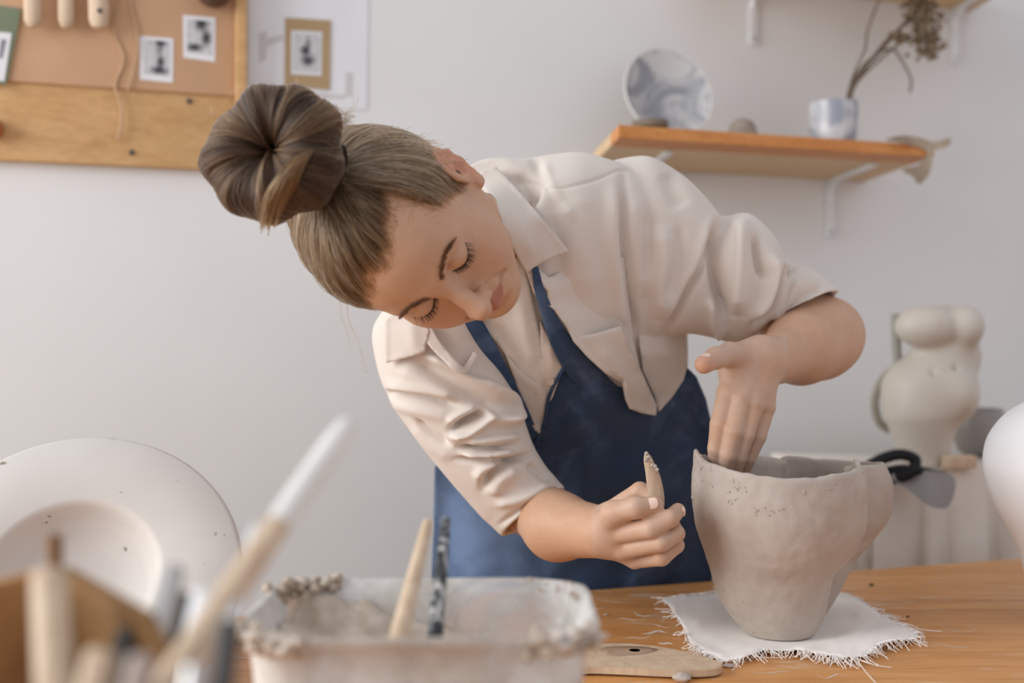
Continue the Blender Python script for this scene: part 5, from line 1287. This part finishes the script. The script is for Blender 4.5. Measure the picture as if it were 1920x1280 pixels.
# fine baby hairs along the hairline
hv2 = hairline(rt); sel = np.where((hv2 > -.010) & (hv2 < .003) & (rt[:, 2] > .0))[0][:1500]; cv = []; rad = []
for i in sel:
    d = dd_[i]; tg_ = base_dir-d*(base_dir@d); tg_ /= np.linalg.norm(tg_)+1e-9; tg_ = tg_+RNG.normal(size=3)*.35; L_b = RNG.uniform(.012, .030); q_ = []
    for k in range(6):
        dn = d+tg_*L_b/.1*k/5; dn /= np.linalg.norm(dn); q_.append(dn)
    q_ = np.array(q_); rr_ = scalp_r(q_)+np.linspace(-.0002, .0032, 6)*RNG.uniform(.5, 1.3); cv.append(HT+HS_*((hcn+q_*rr_[:, None])@HR.T)); rad.append([.00016, .00016, .00015, .00013, .0001, .00005])
o = strands('baby_hair', cv, rad, RNG.uniform(.35, .9, len(cv)), M['hair_scalp'], per_); o['kind'] = 'stuff'
# the bun: strands wound round a ring, over a solid core
ax = (BC-H(0, -.005, .045)); ax /= np.linalg.norm(ax)
view = V(*CAM)-BC; view /= np.linalg.norm(view); ax = ax*.35+view*.65+V(-.05, 0, .05); ax /= np.linalg.norm(ax)
b1 = np.cross(ax, V(0, 0, 1)); b1 /= np.linalg.norm(b1); b2 = np.cross(ax, b1)
kb = BD/F; RMJ = 69*kb; RMN = 64*kb
def bun_pt(phi, th_, k):                # ring angle, tube angle, tube scale
    Rm = RMJ*(1+.07*np.sin(2*phi+.6)+.05*np.sin(3*phi+.4)+.03*np.sin(5*phi+2)); rn = RMN*k*(1+.10*np.sin(phi*5+1)*.5+.06*np.sin(phi*9))
    rr = Rm+rn*np.cos(th_); hz = rn*.95*np.sin(th_)
    return BC[None]+(rr*np.cos(phi))[:, None]*b1+(rr*np.sin(phi))[:, None]*b2+hz[:, None]*ax
nb_ = 17000; nsb = 20
ph0 = RNG.random(nb_)*2*math.pi; lk = np.array([mno.noise(Vector((math.cos(p)*3.2, math.sin(p)*3.2, 4))) for p in ph0]); lk2 = np.array([mno.noise(Vector((math.cos(p)*11, math.sin(p)*11, 7))) for p in ph0])
lk3 = np.array([mno.noise(Vector((math.cos(p)*30, math.sin(p)*30, 2))) for p in ph0])
k0 = .90+.06*RNG.random(nb_)+.08*lk+.085*lk2+.04*lk3; th0 = math.pi*(.97+.1*RNG.normal(size=nb_)); thl = math.pi*1.35+RNG.normal(size=nb_)*.25
bc_ = np.zeros((nb_, nsb, 3)); ran = RNG.normal(size=nb_); ran2 = np.array([mno.noise(Vector((math.cos(p)*5+9, math.sin(p)*5, 1))) for p in ph0])
for i in range(nsb):
    t = i/(nsb-1); bc_[:, i] = bun_pt(ph0+(.30+.35*lk)*t+.06*np.sin(t*6+lk*9)+.22*lk2*t+.13*ran*t*t+.45*ran2*t*t, th0-thl*t, k0*(1+.03*np.sin(t*5+lk2*8)))
shb = np.clip(.32+.35*lk+.42*lk2+.40*lk3+.20*RNG.normal(size=nb_), 0, 1)
bun = strands('hair_bun', bc_, np.tile((.0002+.0003*RNG.random(nb_)**2)[:, None], (1, nsb)), shb, M['hair'], per_); bun['kind'] = 'stuff'
mb = MB(); v = []; f = []; na, nbk = 64, 24
for i in range(na):
    for j in range(nbk): v.append(bun_pt(np.array([2*math.pi*i/na]), np.array([2*math.pi*j/nbk]), .80)[0])
for i in range(na):
    for j in range(nbk): f.append([i*nbk+j, ((i+1) % na)*nbk+j, ((i+1) % na)*nbk+(j+1) % nbk, i*nbk+(j+1) % nbk])
mb.add(v, f); mb.build('bun_core', M['hair_base'], per_)
mb = MB(); mb.tube([HT+HS_*(HR@(base_l*.93)), (BC+HT+HS_*(HR@base_l))/2, BC], [.036, .028, .024], 28); mb.build('ponytail_root', M['hair_base'], per_)
# strands wrapping the root of the bun, and the golden lock
cv = []; rad = []; shd = []
bw = HT+HS_*(HR@base_l); d0 = BC-bw; d0 /= np.linalg.norm(d0); e1 = np.cross(d0, V(0, 0, 1)); e1 /= np.linalg.norm(e1); e2 = np.cross(d0, e1)
cv = []; rad = []; shd = []
LKP = crom([P(588, 272, 1.104), P(567, 288, 1.076), P(547, 316, 1.061), P(531, 348, 1.062), P(518, 376, 1.076), P(510, 398, 1.098)], 4)
WL = np.interp(np.linspace(0, 1, len(LKP)), [0, .25, .6, 1], [.006, .013, .016, .013])
for _ in range(2400):
    a = float(np.clip(RNG.normal()*.48, -1, 1)); bq = RNG.uniform(0, 1); en = RNG.normal()*.006; st_ = RNG.normal()*.35
    cv.append([p+V(.85, 0, .5)*(a*w_+st_*.006*math.sin(3*k/len(LKP)))-V(0, 1, 0)*w_*.5*bq*math.sqrt(1-a*a)+V(0, 0, -1)*en*(k/len(LKP))**2 for k, (p, w_) in enumerate(zip(LKP, WL))]); rad.append([.00020+.0003*RNG.random()**2]*len(LKP))
    shd.append(np.clip(.42+.75*mno.noise(Vector((a*11, bq, 2)))+.25*RNG.normal(), 0, 1))
M['hair_gold'] = hair_mat('golden_hair', [(0, (.035, .018, .007)), (.5, (.15, .08, .03)), (1, (.32, .19, .085))])
o = strands('hair_lock', cv, rad, shd, M['hair_gold'], per_); o['kind'] = 'stuff'; o['label'] = 'golden lock tucked into the bun'
# fly-away hairs
cv = []; rad = []
def fly(pts, n=1, sp=3):
    for _ in range(n):
        j = RNG.normal(size=2)*sp
        q = crom([P(x+j[0]*k, y+j[1]*k, d) for k, (x, y, d) in zip(np.linspace(.3, 1.4, len(pts)), pts)], 5); cv.append([q[int(i)] for i in np.linspace(0, len(q)-1, 14)]); rad.append([.00014]*14)
fly([(650, 560, 1.20), (652, 600, 1.19), (668, 640, 1.18), (684, 700, 1.18)], 3)
fly([(640, 555, 1.20), (642, 590, 1.19), (655, 620, 1.19), (664, 650, 1.18)], 3, 4)
fly([(610, 300, 1.10), (592, 330, 1.09), (594, 360, 1.09), (600, 385, 1.10)], 2)
fly([(700, 250, 1.12), (740, 285, 1.10), (748, 330, 1.10), (745, 350, 1.12)], 2)
fly([(825, 300, 1.16), (780, 335, 1.14), (755, 370, 1.12), (740, 400, 1.13)], 4, 4)
fly([(815, 330, 1.16), (790, 360, 1.13), (770, 395, 1.12), (765, 420, 1.13)], 4, 4)
fly([(628, 195, 1.09), (648, 215, 1.10), (662, 205, 1.10), (670, 180, 1.10)], 4, 4)
for _ in range(60): fly([(600+RNG.uniform(0, 20), 225+RNG.uniform(0, 40), 1.11), (635, 222+RNG.uniform(-6, 20), 1.10), (652+RNG.uniform(-8, 16), 232+RNG.uniform(-22, 12), 1.10)], 1, 3)
for _ in range(26):
    a = RNG.uniform(-2.6, -.2); c = 516+150*math.cos(a)*.95; y = 288+135*math.sin(a); fly([(c*.97+15, y*.97+8, 1.10), (c, y, 1.09), (c+RNG.normal()*10, y-RNG.uniform(4, 16), 1.09)], 1, 2)
for _ in range(90):
    t = RNG.random(); x = 690+165*t; y = 242+60*t*t+RNG.uniform(-3, 10); fly([(x-18, y+6, 1.16), (x, y-RNG.uniform(0, 4), 1.15), (x+RNG.uniform(8, 26), y-RNG.uniform(-10, 14), 1.15)], 1, 2)
o = strands('loose_hair', cv, rad, RNG.uniform(.5, 1, len(cv)), M['hair'], per_); o['kind'] = 'stuff'
